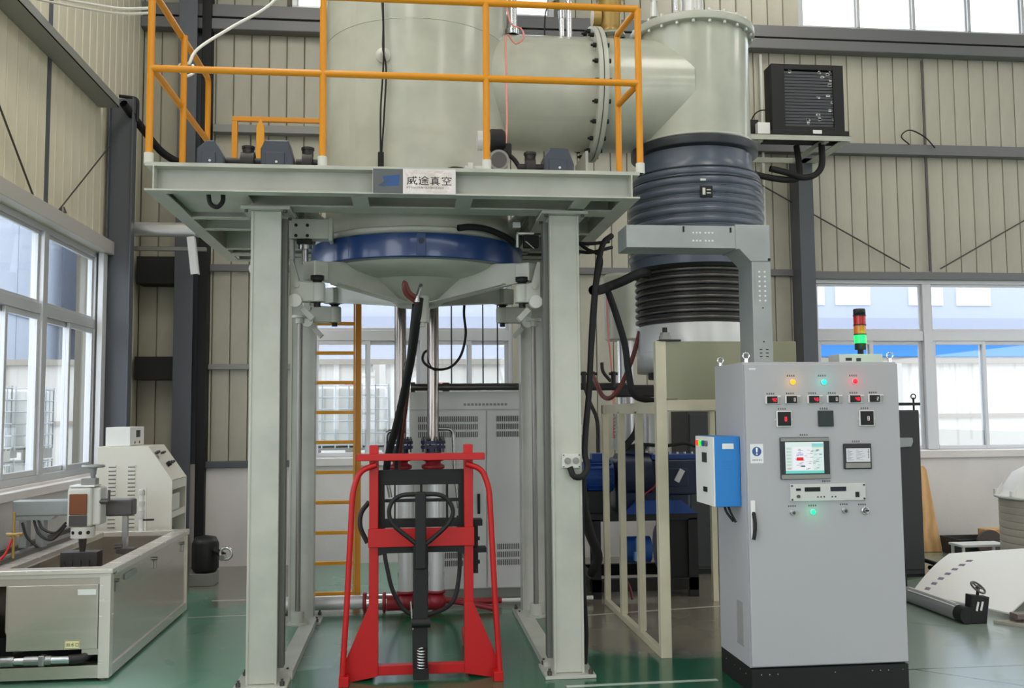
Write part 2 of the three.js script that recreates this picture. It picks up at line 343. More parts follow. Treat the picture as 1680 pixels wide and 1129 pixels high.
{ // ledges, heads, girts, columns
  const t1 = struct('trim_1');
  obj('window_sill', [bx(HX0 - 0.1, HX0 + 0.11, 1.03, 1.1, -9.75, -2, 0.01)], M.plaster, t1);
  obj('window_head', [bx(HX0, HX0 + 0.1, 3.25, 3.38, -9.7, -2.5, 0.006)], std(0xb9b6b0, 0.5), t1);
  obj('window_jamb', [bx(HX0, HX0 + 0.05, 1.1, 3.25, -9.62, -9.5, 0.004)], M.trim, t1);
  const t2 = struct('trim_2');
  obj('window_sill', [bx(4.75, 9.3, 1.08, 1.17, HZ0 - 0.05, HZ0 + 0.12, 0.01)], M.plaster, t2);
  obj('window_head', [bx(4.75, 9.3, 3.25, 3.34, HZ0, HZ0 + 0.05, 0.004)], M.girt, t2);
  obj('window_sill', [bx(-1.2, 1.3, 1.08, 1.17, HZ0 - 0.05, HZ0 + 0.12, 0.01)], M.plaster, t2);
  obj('window_head', [bx(-2.3, 4.75, 3.28, 3.36, HZ0, HZ0 + 0.05, 0.004)], M.girt, t2);
  const g1 = struct('wall_girt');
  obj('girt_bar', bx(-3, 9.4, 6.2, 6.345, HZ0, HZ0 + 0.13, 0.006), M.girt, g1); obj('girt_bar', bx(-3, 9.4, 6.04, 6.17, HZ0, HZ0 + 0.16, 0.012), M.girt, g1);
  const g2 = struct('wall_girt');
  obj('girt_bar', bx(1.3, 9.4, 4.78, 4.91, HZ0, HZ0 + 0.12, 0.006), M.girt, g2);
  obj('girt_bar', bx(-2.2, 1.3, 4.86, 4.95, HZ0, HZ0 + 0.12, 0.006), M.greyPaint, g2);
  const g3 = struct('wall_girt');
  obj('girt_bar', [bx(-2.25, -1.14, 2.17, 2.23, HZ0, HZ0 + 0.06, 0.005)], M.greyPaint, g3);
  obj('girt_bar', [bx(-2.25, -1.14, 1.08, 1.15, HZ0, HZ0 + 0.13, 0.005)], M.steelGrey, g3);
  obj('girt_bar', [bx(-2.95, -2.5, 2.05, 2.3, HZ0, HZ0 + 0.3, 0.005), bx(-2.95, -2.5, 3.1, 3.4, HZ0, HZ0 + 0.3, 0.005)], M.black, g3, 'girts behind the corner column, coloured black for deep shadow');  // black colour stands in for the deep shadow on these girts
  const g4 = struct('wall_beam');
  obj('beam_channel', [bx(HX0, HX0 + 0.19, 4.66, 4.675, -9.4, 3), bx(HX0 + 0.178, HX0 + 0.19, 4.66, 4.75, -9.4, 3), bx(HX0, HX0 + 0.012, 4.66, 4.83, -9.4, 3)], M.greyPaint, g4);
  const hcol = (name, x, z, w, d, y1, faceX, mat) => {     // H section; faceX: flanges look along x
    const c = struct(name, [x, 0, z]);
    if (faceX) { obj('flange', bx(x - d / 2, x - d / 2 + 0.014, 0, y1, z - w / 2, z + w / 2, 0.003), mat, c); obj('flange', bx(x + d / 2 - 0.014, x + d / 2, 0, y1, z - w / 2, z + w / 2, 0.003), mat, c); obj('web', bx(x - d / 2 + 0.014, x + d / 2 - 0.014, 0, y1, z - 0.005, z + 0.005), mat, c); }
    else { obj('flange', bx(x - w / 2, x + w / 2, 0, y1, z + d / 2 - 0.014, z + d / 2, 0.003), mat, c); obj('flange', bx(x - w / 2, x + w / 2, 0, y1, z - d / 2, z - d / 2 + 0.014, 0.003), mat, c); obj('web', bx(x - 0.005, x + 0.005, 0, y1, z - d / 2 + 0.014, z + d / 2 - 0.014), mat, c); }
    return c;
  };
  hcol('steel_column', -2.85, -9.66, 0.13, 0.24, 4.84, true, M.steelGrey);
  hcol('steel_column', -2.44, -10.72, 0.2, 0.3, HT, false, M.steelGrey);
  { const c = struct('steel_column', [-2.27, 0, -10.8]); obj('flange', bx(-2.32, -2.22, 0, HT, -10.89, -10.72, 0.004), M.black, c); }  // black strip put in as the shaded right side of the corner column
  { const c = struct('steel_column', [4.7, 0, -10.75]); obj('flange', bx(4.61, 4.79, 0, 4.7, -10.89, -10.62, 0.004), M.steelGrey, c); obj('base_plate', bx(4.54, 4.86, 0, 0.03, -10.9, -10.5), M.steelGrey, c); }
  const lad = struct('wall_trim'); // dark joint strip in the left cladding
  obj('joint_strip', bx(HX0 - 0.005, HX0 + 0.006, 3.38, 8.1, -8.16, -8.08), M.steelGrey, lad);
}
function solid(name, label, cat, geos, m, pos, group) { return solo(name, label, cat, geos, m, pos, group); }
solid('brace_rod', 'thin dark tie rod running down to the left window head', 'rod', rod([-2.96, 4.6, -6.2], [-2.96, 3.39, -7.78], 0.008, 6), M.darkSteel, [-2.96, 3.39, -7.78]);
{ const r = thing('brace_rod', 'thin tie rod with a cup end above the left window, rising towards the corner', 'rod', [-2.96, 3.4, -8.3]); obj('rod', rod([-2.96, 3.4, -8.3], [-2.9, 4.3, -9.45], 0.007, 6), M.darkSteel, r); obj('cup', cylY(-2.93, 3.39, 3.44, -8.32, 0.035, 16, 0.015), M.darkSteel, r); }
solid('brace_rod', 'long tie rod slanting down from behind the ribbed pump to the right window', 'rod', rod([4.1, 4.45, -10.83], [6.08, 3.38, -10.83], 0.009, 6), M.darkSteel, [6.08, 3.38, -10.83]);
solid('brace_rod', 'tie rod slanting up above the right window towards the right edge', 'rod', rod([6.48, 3.38, -10.83], [8.9, 4.7, -10.83], 0.009, 6), M.darkSteel, [6.48, 3.38, -10.83]);
solid('wall_conduit', 'thin white pipe running up the back wall left of the dark column', 'pipe', [cylY(4.27, 2.55, 6.0, -10.84, 0.018, 8), cylY(4.27, 2.5, 2.6, -10.84, 0.04, 12)], M.offwhite, [4.27, 2.5, -10.84]);
solid('wall_conduit', 'thin dark pipe down the back wall at mid right, above the window', 'pipe', cylY(6.36, 3.35, 6.0, -10.86, 0.014, 8), M.darkSteel, [6.36, 3.35, -10.86]);
solid('wire_loop', 'small loop of dark wire on the grey girt of the back wall', 'wire', tube([[6.1, 4.9, -10.76], [6.0, 5.0, -10.76], [6.1, 5.08, -10.76], [6.3, 5.0, -10.76], [6.42, 4.86, -10.74]], 0.008, 30, 6), M.cable, [6.1, 4.9, -10.76]);
{ // bright air duct beside the corner
  const d = thing('silver_pipe', 'shiny silver pipe crossing the dark back corner under the platform', 'pipe', [-2.5, 3.57, -9.95]);
  obj('pipe', cylX(-2.97, -1.4, 3.57, -9.95, 0.075, 24), M.duct, d);
  obj('clamp', [torus(-2.17, 3.57, -9.95, 0.078, 0.006, 'x', 24)], M.steel, d);
  const b = thing('pipe_bracket', 'slanted white angle bracket hanging under the silver pipe', 'bracket', [-2.2, 3.49, -9.9]);
  obj('angle', [spin(bx(-2.26, -2.19, 3.1, 3.49, -9.9, -9.885), -2.22, 3.49, -9.9, 0, 0, 0.12), spin(bx(-2.2, -2.185, 3.1, 3.49, -9.96, -9.89), -2.22, 3.49, -9.9, 0, 0, 0.12)], M.trim, b);
  solid('thin_rail', 'thin grey rail below the silver pipe in the dark corner', 'rail', bx(-2.95, -2.1, 3.37, 3.41, -10.1, -10.04, 0.004), M.greyPaint, [-2.5, 3.37, -10.07]);
  solid('bent_pipe', 'small black bent pipe standing on the left column top', 'pipe', bent([[-2.72, 4.62, -9.7], [-2.72, 4.86, -9.7], [-2.9, 4.88, -9.7]], 0.018, 8, 0.05), M.black, [-2.72, 4.6, -9.7]);
  solid('black_cable', 'thick black cable sagging from the left column top to the corner column', 'cable', tube([[-2.8, 4.74, -9.5], [-2.7, 4.58, -9.9], [-2.6, 4.45, -10.2], [-2.45, 4.4, -10.54]], 0.04, 30, 8), M.cable, [-2.8, 4.7, -9.5]);
}
// unseen lamps added as fill: glowing panel, area light of same size below
for (const [x, z] of [[4.4, -8.6], [-1.3, -6.3], [-1.3, -2.9], [-1.4, 0.6], [3.2, -3.4], [8.5, -3], [5, 2.5], [12, -6]]) {
  const l = thing('added_fill_lamp', 'unseen white panel lamp added under the hall roof as fill light', 'lamp', [x, HT - 0.12, z], 'added fill lamps under the roof');
  obj('housing', bx(x - 0.64, x + 0.64, HT - 0.12, HT - 0.02, z - 1.24, z + 1.24, 0.01), M.white, l);
  obj('diffuser', bx(x - 0.6, x + 0.6, HT - 0.135, HT - 0.121, z - 1.2, z + 1.2), glow(0xfffaf0, 3), l);
  obj('hanger', [rod([x - 0.4, HT - 0.02, z], [x - 0.4, HT, z], 0.01, 6), rod([x + 0.4, HT - 0.02, z], [x + 0.4, HT, z], 0.01, 6)], M.steel, l);
  const a = new THREE.RectAreaLight(0xfffaf0, FILL_LAMP, 1.2, 2.4); a.position.set(0, -0.03, 0); a.rotation.x = -Math.PI / 2; l.add(a);
}
// ---------- outside ----------
const gr = struct('ground');
obj('yard', bx(-40, 60, -0.4, -0.15, -60, 40), std(0xc9c8c2, 0.9), gr);
{
  const b = thing('factory_building', 'pale blue metal clad factory building outside the left window', 'building', [-13, 0, -25]);
  obj('wall', bx(-17, -13, -0.15, 9, -60, -15), std(0xb0b8c4, 0.7), b);
  obj('string_course', bx(-13, -12.94, 5.05, 5.2, -60, -15), std(0x8c97a8, 0.7), b);
  obj('roof', bx(-17.3, -12.6, 9, 9.3, -60.2, -14.8), std(0x8fa3c2, 0.6), b);
  for (let i = 0; i < 22; i++) obj('panel_joint', bx(-13, -12.985, 0, 9, -59 + 2 * i, -58.96 + 2 * i), std(0x939dab, 0.7), b);
  for (const z of [-39, -34, -29]) { const w = obj('window', bx(-12.99, -12.95, 1.6, 3.2, z, z + 2.4), M.trim, b); obj('pane', [bx(-12.95, -12.94, 1.68, 3.12, z + 0.08, z + 1.16), bx(-12.95, -12.94, 1.68, 3.12, z + 1.24, z + 2.32)], std(0x8896a8, 0.2), w); }
}
{
  const b = thing('low_yard_wall', 'low white wall with a grey coping outside the left window', 'wall', [-9.2, -0.15, -24]);
  obj('wall', bx(-9.4, -9.2, -0.15, 2.1, -36, -14), std(0xd9d7d2, 0.85), b); obj('coping', bx(-9.45, -9.15, 2.1, 2.2, -36, -14), std(0xb5b3ae, 0.85), b);
  for (let i = 0; i < 6; i++) obj('pier', bx(-9.2, -9.12, -0.15, 2.1, -35 + 3.8 * i, -34.7 + 3.8 * i), std(0xcfcdc8, 0.85), b);
}
{
  const b = thing('yard_wall', 'white rendered yard wall with rain streaks behind the right window', 'wall', [8, -0.15, -19]);
  const streak = canvasTex(512, 256, (c, w, h) => { c.fillStyle = '#cbc8c2'; c.fillRect(0, 0, w, h); let s = 3; const r = () => { s = (s * 1664525 + 1013904223) >>> 0; return s / 4294967296; }; for (let i = 0; i < 60; i++) { c.globalAlpha = 0.12 + 0.15 * r(); c.fillStyle = '#8d867a'; const x = r() * w; c.fillRect(x, 8, 1 + 4 * r(), 20 + 170 * r() * r()); } c.globalAlpha = 1; });
  streak.wrapS = streak.wrapT = THREE.RepeatWrapping; streak.repeat.set(0.15, 0.3);
  obj('wall', bx(-12, 26, -0.15, 2.65, -19.3, -19), std(0xffffff, 0.85, 0, { map: streak }), b);
  obj('coping', bx(-12, 26, 2.65, 2.76, -19.4, -18.92), std(0x9c968c, 0.85), b);
  for (let i = 0; i < 11; i++) obj('pier', bx(-11.5 + 3.6 * i, -11.25 + 3.6 * i, -0.15, 2.65, -19, -18.9), std(0xb4b1aa, 0.85), b);
  obj('ledge', bx(-12, 26, 1.5, 1.58, -19, -18.95), std(0x9b9388, 0.85), b);
}
{
  const b = thing('blue_eaves_shed', 'low shed with a bright blue metal eaves band beyond the yard wall', 'building', [8, -0.15, -24]);
  obj('wall', bx(9, 30, -0.15, 3.1, -30, -24.2), std(0xb0b4b9, 0.8), b);
  obj('eaves_band', bx(8.9, 30, 3.1, 3.56, -30, -23.9), std(0x2278c8, 0.5), b);
  obj('gutter', bx(8.9, 30, 3.56, 3.8, -30, -23.75), std(0x6fb0e0, 0.5), b);
}
{
  const b = thing('grey_blue_factory', 'tall grey blue factory front with white windows beyond the yard', 'building', [8, -0.15, -36]);
  obj('wall', bx(-12, 40, -0.15, 13, -42, -36), std(0xa6a9b4, 0.75), b);
  obj('plinth_band', bx(-12, 40, 4.5, 5.38, -36, -35.9), std(0x979ba8, 0.75), b);
  for (const x of [15.08, 17.0, 20.1, 22.15, 26.5, -3, 2, 7]) { const w = obj('window', bx(x, x + 1.46, 5.9, 6.62, -36.05, -35.95), M.white, b); for (const k of [0, 1]) for (const j of [0, 1]) obj('pane', bx(x + 0.06 + 0.7 * k, x + 0.7 + 0.7 * k, 5.95 + 0.34 * j, 6.24 + 0.34 * j, -35.95, -35.93), std(0xd9dee5, 0.15), w); }
}
{ // caged liquid containers stored in the yard
  const proto = (() => {
    const t = thing('caged_container', 'white liquid container in a wire cage on a pallet in the yard', 'container', [0, -0.15, 0], 'caged containers in the yard');
    obj('tank', bx(-0.56, 0.56, 0.02, 0.95, -0.46, 0.46, 0.06), M.white, t); obj('filler_cap', cylY(0, 0.95, 1.0, 0, 0.1, 16), M.red, t);
    obj('pallet', [bx(-0.6, 0.6, -0.03, 0.01, -0.5, 0.5), bx(-0.6, -0.5, -0.15, -0.03, -0.5, 0.5), bx(0.5, 0.6, -0.15, -0.03, -0.5, 0.5), bx(-0.05, 0.05, -0.15, -0.03, -0.5, 0.5)], M.greyPaint, t);
    const cg = []; for (let i = 0; i < 6; i++) { const y = 0.05 + i * 0.18; for (const s of [-1, 1]) { cg.push(rod([-0.6, y, 0.5 * s], [0.6, y, 0.5 * s], 0.012, 5), rod([0.6 * s, y, -0.5], [0.6 * s, y, 0.5], 0.012, 5)); } }
    for (let i = 0; i < 7; i++) for (const s of [-1, 1]) cg.push(rod([-0.6 + 0.2 * i, 0, 0.5 * s], [-0.6 + 0.2 * i, 0.98, 0.5 * s], 0.012, 5), rod([0.6 * s, 0, -0.5 + i / 6], [0.6 * s, 0.98, -0.5 + i / 6], 0.012, 5));
    obj('cage', cg, std(0xb9c0c4, 0.5, 0.2), t); return t;
  })();
  const spots = [[-2.3, -15], [-0.9, -15.1], [0.5, -15], [1.9, -15.1], [-6.4, -13], [-6.5, -14.4], [-6.4, -15.8], [-6.6, -11.6]];
  const who = ['leftmost', 'second from the left', 'third from the left', 'rightmost', 'second nearest', 'third nearest', 'farthest', 'nearest'];
  spots.forEach(([x, z], i) => [-0.15, 1.0].forEach((y, k) => {
    const label = 'white caged container in the ' + (k ? 'upper' : 'lower') + ' row, ' + who[i] + (i < 4 ? ' behind the orange ladder' : ' outside the left window');
    if (i + k === 0) { proto.position.set(x, y, z); proto.userData.label = label; } else copyOf(proto, [x, y, z], label);
  }));
  const p = thing('downpipe_post', 'grey post with a white lamp globe outside the left window', 'post', [-5.2, -0.15, -12.4]);
  obj('post', cylY(-5.2, -0.15, 2.3, -12.4, 0.06, 12), M.galv, p); obj('globe', new THREE.SphereGeometry(0.14, 16, 12).translate(-5.2, 2.42, -12.4), M.white, p);
}

// ---------- the furnace stand ----------
const CX = 0.07, CZ = -6.97;                              // axis of the furnace vessel
{
  const t = thing('support_frame', 'grey green steel stand with four columns carrying the railed platform', 'frame', [CX, 0, CZ]);
  const cols = [[-0.978, -0.798, -6.0, -6.19], [0.912, 1.1, -6.0, -6.19], [-0.945, -0.755, -7.77, -7.96], [0.93, 1.12, -7.77, -7.96]];
  cols.forEach(([a, b, z0, z1], i) => {
    const c = obj('column', bx(a, b, 0.02, 2.935, z1, z0, 0.008), M.cream, t);
    obj('edge_flange', [bx(a - 0.002, a + 0.012, 0.02, 2.93, z0, z0 + 0.006), bx(b - 0.012, b + 0.002, 0.02, 2.93, z0, z0 + 0.006)], M.cream, c);
    const m = (a + b) / 2, zc = (z0 + z1) / 2;
    const p = obj('base_plate', bx(m - 0.16, m + 0.16, 0, 0.02, zc - 0.16, zc + 0.16, 0.003), M.cream, t);
    for (const sx of [-1, 1]) for (const sz of [-1, 1]) obj('anchor_bolt', [hexbolt(m + 0.13 * sx, 0.032, zc + 0.13 * sz, 0.016, 0.024), cylY(m + 0.13 * sx, 0.02, 0.06, zc + 0.13 * sz, 0.008, 8)], M.darkSteel, p);
    const q = obj('cap_plate', bx(m - 0.15, m + 0.15, 2.935, 2.955, zc - 0.15, zc + 0.15, 0.002), M.cream, t);
    for (const sx of [-1, 1]) for (const sz of [-1, 1]) obj('cap_bolt', hexbolt(m + 0.12 * sx, 2.928, zc + 0.12 * sz, 0.013, 0.018), M.darkSteel, q);
    if (i < 2) { const s = i ? -1 : 1, x = i ? a : b; obj('guide_rail', bx(x, x + s * 0.035, 0.1, 2.9, z0 - 0.14, z0 - 0.06, 0.004), M.guide, t, 'dark steel guide rail'); }
  });
  obj('floor_beam', [bx(-0.83, -0.72, 0.0, 0.05, -7.8, -6.16, 0.003)], M.cream, t);
  obj('floor_beam', [bx(0.87, 0.99, 0.0, 0.05, -7.8, -6.16, 0.003)], M.cream, t);
  const iBeamZ = (x, z0, z1, w = 0.1, y0 = 2.965, y1 = 3.12) => [bx(x - w / 2, x + w / 2, y0, y0 + 0.01, z0, z1), bx(x - w / 2, x + w / 2, y1 - 0.01, y1, z0, z1), bx(x - 0.004, x + 0.004, y0 + 0.01, y1 - 0.01, z0, z1)];
  const iBeamX = (z, x0, x1, w = 0.07, y0 = 2.965, y1 = 3.12) => [bx(x0, x1, y0, y0 + 0.01, z - w / 2, z + w / 2), bx(x0, x1, y1 - 0.01, y1, z - w / 2, z + w / 2), bx(x0, x1, y0 + 0.01, y1 - 0.01, z - 0.004, z + 0.004)];
  obj('side_beam', iBeamZ(-1.48, -8.2, -5.62), M.cream, t); obj('side_beam', iBeamZ(1.37, -8.2, -5.62), M.cream, t);
  obj('front_beam', [bx(-1.43, 1.32, 2.965, 2.975, -5.71, -5.62), bx(-1.43, 1.32, 3.11, 3.12, -5.71, -5.62), bx(-1.476, 1.366, 2.975, 3.11, -5.715, -5.705)], M.cream, t);
  obj('rear_beam', iBeamX(-8.17, -1.43, 1.32, 0.08), M.cream, t);
  obj('cross_beam', iBeamX(-6.09, -1.0, 1.32, 0.18), M.cream, t);
  for (const z of [-6.81, -7.6]) { obj('cross_beam', iBeamX(z, -1.43, -0.74, 0.05), M.cream, t); obj('cross_beam', iBeamX(z, 0.88, 1.32, 0.05), M.cream, t); }
  obj('cross_beam', iBeamX(-6.42, -1.43, -0.74, 0.06), M.cream, t);
  obj('cross_beam', iBeamX(-7.86, -1.43, 1.32, 0.12), M.cream, t);
  for (const x of [-0.295, 0.345, 1.08]) obj('stringer', iBeamZ(x, -6.0, -5.71, 0.1), M.cream, t);
  for (const x of [-0.79, 0.93]) obj('stringer', iBeamZ(x, -7.86, -6.18, 0.1), M.cream, t);
  const deck = shapeOf([[-1.53, 8.2], [1.42, 8.2], [1.42, 5.62], [-1.53, 5.62]]);
  const h = new THREE.Path(); h.absarc(CX, -CZ, 0.72, 0, Math.PI * 2); deck.holes.push(h);
  obj('deck_plate', exZ(deck, 0, 0.012).rotateX(-Math.PI / 2).translate(0, 3.12, 0), M.cream, t);
  obj('soffit_plate', [bx(-1.43, -0.98, 3.0, 3.006, -6.38, -5.72)], M.cream, t);
}
{ // logo plate on the front beam; lettering drawn as print
  const tex = canvasTex(1024, 352, (c, w, h) => {
    const gr2 = c.createLinearGradient(0, 0, w, 0); c.fillStyle = '#595c5c'; c.fillRect(0, 0, 370, h);
    c.fillStyle = '#d9d0cf'; c.fillRect(370, 0, w - 370, h);
    let s = 9; const r = () => { s = (s * 1664525 + 1013904223) >>> 0; return s / 4294967296; };
    for (let i = 0; i < 140; i++) { c.globalAlpha = 0.25; c.fillStyle = r() < 0.5 ? '#c0b6b0' : '#eee6e2'; c.beginPath(); c.moveTo(390 + 610 * r(), h * r()); for (let k = 0; k < 3; k++) c.lineTo(390 + 610 * r(), h * r() * 0.3 + (r() < 0.5 ? 0 : 240)); c.fill(); }
    c.globalAlpha = 1; c.fillStyle = '#2a4f84'; c.beginPath(); c.moveTo(120, 110); c.lineTo(330, 80); c.lineTo(320, 240); c.lineTo(150, 250); c.closePath(); c.fill();
    c.fillStyle = '#3c4a5e'; c.beginPath(); c.moveTo(60, 240); c.lineTo(220, 120); c.lineTo(140, 260); c.closePath(); c.fill();
    c.strokeStyle = '#1a1013'; c.lineWidth = 12; c.lineCap = 'butt';
    const L = (ox, segs, lw = 12) => { c.lineWidth = lw; for (const sg of segs) { c.beginPath(); sg.forEach((p, i) => (i ? c.lineTo(ox + p[0] * 1.28, 100 + p[1] * 1.28) : c.moveTo(ox + p[0] * 1.28, 100 + p[1] * 1.28))); c.stroke(); } };
    L(418, [[[10, 18], [98, 18]], [[14, 18], [14, 70], [4, 96]], [[62, 2], [66, 50], [78, 84], [96, 92], [98, 74]], [[88, 40], [70, 80]], [[24, 36], [58, 36]], [[40, 36], [30, 62], [54, 84]], [[52, 46], [44, 74], [24, 88]], [[22, 58], [60, 58]], [[80, 2], [90, 12]]]);
    L(562, [[[8, 8], [18, 20]], [[4, 36], [18, 36], [18, 78], [6, 92]], [[14, 84], [34, 92], [100, 92]], [[62, 2], [30, 34]], [[62, 2], [98, 32]], [[42, 34], [86, 34]], [[34, 50], [96, 50]], [[64, 34], [64, 82]], [[48, 60], [38, 76]], [[80, 60], [92, 76]]]);
    L(706, [[[10, 12], [92, 12]], [[50, 0], [50, 22]], [[24, 24], [24, 78]], [[78, 24], [78, 78]], [[24, 26], [78, 26]], [[24, 40], [78, 40]], [[24, 53], [78, 53]], [[24, 66], [78, 66]], [[4, 80], [98, 80]], [[36, 82], [16, 98]], [[66, 82], [86, 98]]], 10);
    L(850, [[[50, 0], [50, 12]], [[8, 26], [8, 14], [94, 14], [94, 26]], [[38, 22], [34, 38], [12, 46]], [[62, 22], [66, 38], [92, 44]], [[20, 58], [82, 58]], [[50, 58], [50, 90]], [[4, 92], [98, 92]]]);
    c.fillStyle = '#43393a'; c.font = 'bold 34px serif'; c.fillText('VT VACUUM TECHNOLOGY', 416, 276, 560);
  });
  const t = thing('logo_plate', 'metal sign plate with four dark Chinese characters on the platform front beam', 'sign', [0.04, 2.97, -5.615]);
  const g = new THREE.PlaneGeometry(0.492, 0.15).translate(0.036, 3.043, -5.6115);
  obj('plate', bx(-0.212, 0.284, 2.966, 3.12, -5.618, -5.612, 0.001), M.silver, t);
  obj('print', g, std(0xffffff, 0.35, 0.15, { map: tex }), t, null, true);
}
{ // guard railing of yellow pipe
  const t = thing('guard_railing', 'yellow pipe guard railing around the furnace platform', 'railing', [0, 3.132, -5.67]);
  const r = 0.021, zf = -5.67, yl = [4.19, 3.71], D = 3.132;
  for (const x of [-1.52, -0.513, 0.477, 1.437]) { const p = obj('post', rod([x, D, zf], [x, 4.19, zf], r, 14), M.yellow, t); obj('post_sleeve', cylY(x, D, D + 0.065, zf, 0.028, 16), M.offwhite, p); }
  obj('rail', rod([-1.52, 4.19, zf], [1.437, 4.19, zf], r, 14), M.yellow, t); obj('rail', rod([-1.52, 3.71, zf], [1.437, 3.71, zf], r, 14), M.yellow, t);
  obj('rail', bent([[-1.52, 4.19, zf], [-1.5, 4.19, -7.17], [-1.5, D, -7.17]], r, 12, 0.06), M.yellow, t);
  obj('rail', rod([-1.51, 3.71, zf], [-1.5, 3.71, -7.17], r, 12), M.yellow, t);
  obj('post', rod([-1.49, D, -6.36], [-1.49, 4.19, -6.36], r, 12), M.yellow, t);
  obj('rail', bent([[1.437, 4.19, zf], [1.4, 4.19, -6.09], [1.4, D, -6.09]], r, 12, 0.02), M.yellow, t);
  obj('rail', rod([1.437, 3.71, zf], [1.4, 3.71, -6.09], r, 12), M.yellow, t);
  const b = thing('rear_railing', 'low yellow square rail at the back edge of the platform', 'railing', [-1.1, 3.132, -8.15]);
  obj('rail', [bx(-1.5, -0.6, 4.17, 4.21, -8.17, -8.13, 0.003)], M.yellow, b); obj('post', bx(-1.5, -1.455, 3.132, 4.17, -8.17, -8.13, 0.003), M.yellow, b); obj('post', bx(-0.64, -0.6, 3.132, 4.17, -8.17, -8.13, 0.003), M.yellow, b);
  const h = thing('ladder_handhold', 'short orange flat bar with a pointed top above the platform motors', 'bar', [-1.25, 3.132, -8.05]);
  obj('bar', exZ([[-1.28, 3.132], [-1.215, 3.132], [-1.215, 4.09], [-1.247, 4.17], [-1.28, 4.09]], -8.07, -8.03, 0.004), M.ladder, h);
}
{ // access ladder
  const t = thing('access_ladder', 'orange yellow steel ladder standing behind the rear left column', 'ladder', [-0.65, 0, -8.35]);
  obj('stile', [bx(-0.475, -0.462, 0.0, 3.0, -8.37, -8.32), bx(-0.46, -0.41, 0.0, 3.0, -8.385, -8.37)], M.ladder, t);
  obj('stile', [bx(-0.92, -0.907, 0.0, 3.0, -8.37, -8.32), bx(-0.97, -0.92, 0.0, 3.0, -8.385, -8.37)], M.ladder, t);
  for (let i = 0; i < 11; i++) obj('rung', bx(-0.907, -0.475, 0.11 + 0.258 * i, 0.14 + 0.258 * i, -8.365, -8.325, 0.004), M.ladder, t);
}
// ---------- vessel, lid and lift ----------
{
  const t = thing('furnace_vessel', 'large upright grey green furnace cylinder rising through the platform', 'furnace', [CX, 2.85, CZ]);
  obj('shell', lathe([[0.0, 6.2], [0.4, 6.12], [0.6, 5.95], [0.672, 5.7], [0.672, 3.0], [0.672, 2.9]], CX, CZ, 72), M.tank, t);
  obj('bottom_flange', lathe([[0.66, 2.9], [0.74, 2.9], [0.745, 2.89], [0.745, 2.845], [0.6, 2.845]], CX, CZ, 72), M.cream, t);
  obj('weld_seam', [torus(CX, 4.35, CZ, 0.672, 0.003, 'y', 72)], M.tank, t);
  obj('side_nozzle', [lathe([[0.0, 0], [0.05, 0], [0.05, 0.03], [0.02, 0.03], [0.02, 0.06], [0, 0.06]], 0, 0, 16).rotateX(Math.PI / 2).translate(-0.17, 4.09, CZ + 0.625)], M.offwhite, t);
}
{
  const t = thing('dished_closure', 'dished furnace bottom lid with a blue locking ring and four lift arms', 'lid', [CX, 2.48, CZ]);
  const rg = obj('locking_ring', lathe([[0.7, 2.85], [0.765, 2.85], [0.776, 2.84], [0.776, 2.695], [0.765, 2.685], [0.7, 2.685], [0.7, 2.85]], CX, CZ, 96), M.blue, t, 'dark blue locking ring');
  obj('ring_lug', [bx(0.055, 0.115, 2.69, 2.845, CZ + 0.772, CZ + 0.785, 0.003)], M.blue, rg); obj('grub_screw', cylZ(0.085, 2.79, CZ + 0.784, CZ + 0.792, 0.02, 16), M.navy, rg);
  obj('ring_joint', [bx(-0.4, -0.385, 2.7, 2.835, CZ + 0.6, CZ + 0.62)], M.navy, rg);
  const prof = []; for (let i = 0; i <= 16; i++) { const a = i / 16 * Math.PI / 2; prof.push([0.7 * Math.sin(a), 2.69 - 0.1 * Math.cos(a)]); }
  obj('dished_head', lathe(prof.reverse(), CX, CZ, 72), M.cream, t);
  obj('hub_cone', lathe([[0.44, 2.63], [0.4, 2.6], [0.17, 2.46], [0.15, 2.44], [0, 2.44]], CX, CZ, 48), M.cream, t);
  const ends = [[-0.6, -6.3], [0.79, -6.3], [-0.585, -7.6], [0.765, -7.6]];
  ends.forEach(([x, z], i) => {
    const dx = x - CX, dz = z - CZ, L = Math.hypot(dx, dz), a = Math.atan2(-dz, dx), place = (g) => mrg(g).rotateY(a).translate(CX, 0, CZ);
    const m = obj('lift_arm', [place(exZ([[0.14, 2.455], [L - 0.02, 2.54], [L - 0.02, 2.665], [0.74, 2.685], [0.14, 2.66]], -0.012, 0.012))], M.cream, t);
    obj('arm_flange', [place(exZ([[0.16, 2.455], [L - 0.16, 2.53], [L - 0.16, 2.537], [0.16, 2.463]], -0.055, 0.055))], M.cream, m);
    obj('arm_boss', [place(bx(L - 0.05, L + 0.07, 2.535, 2.66, -0.06, 0.06, 0.01))], M.cream, m);
  });
  const n = obj('water_fitting', [...bent([[0.085, 2.52, -6.42], [0.085, 2.52, -6.36], [0.06, 2.43, -6.34]], 0.014, 10, 0.03), cylY(0.06, 2.4, 2.44, -6.34, 0.02, 6)], M.steel, t);
  obj('valve_body', [cylY(0.09, 2.28, 2.46, -6.5, 0.05, 16), hexbolt(0.09, 2.27, -6.5, 0.03, 0.04)], M.cream, t);
}
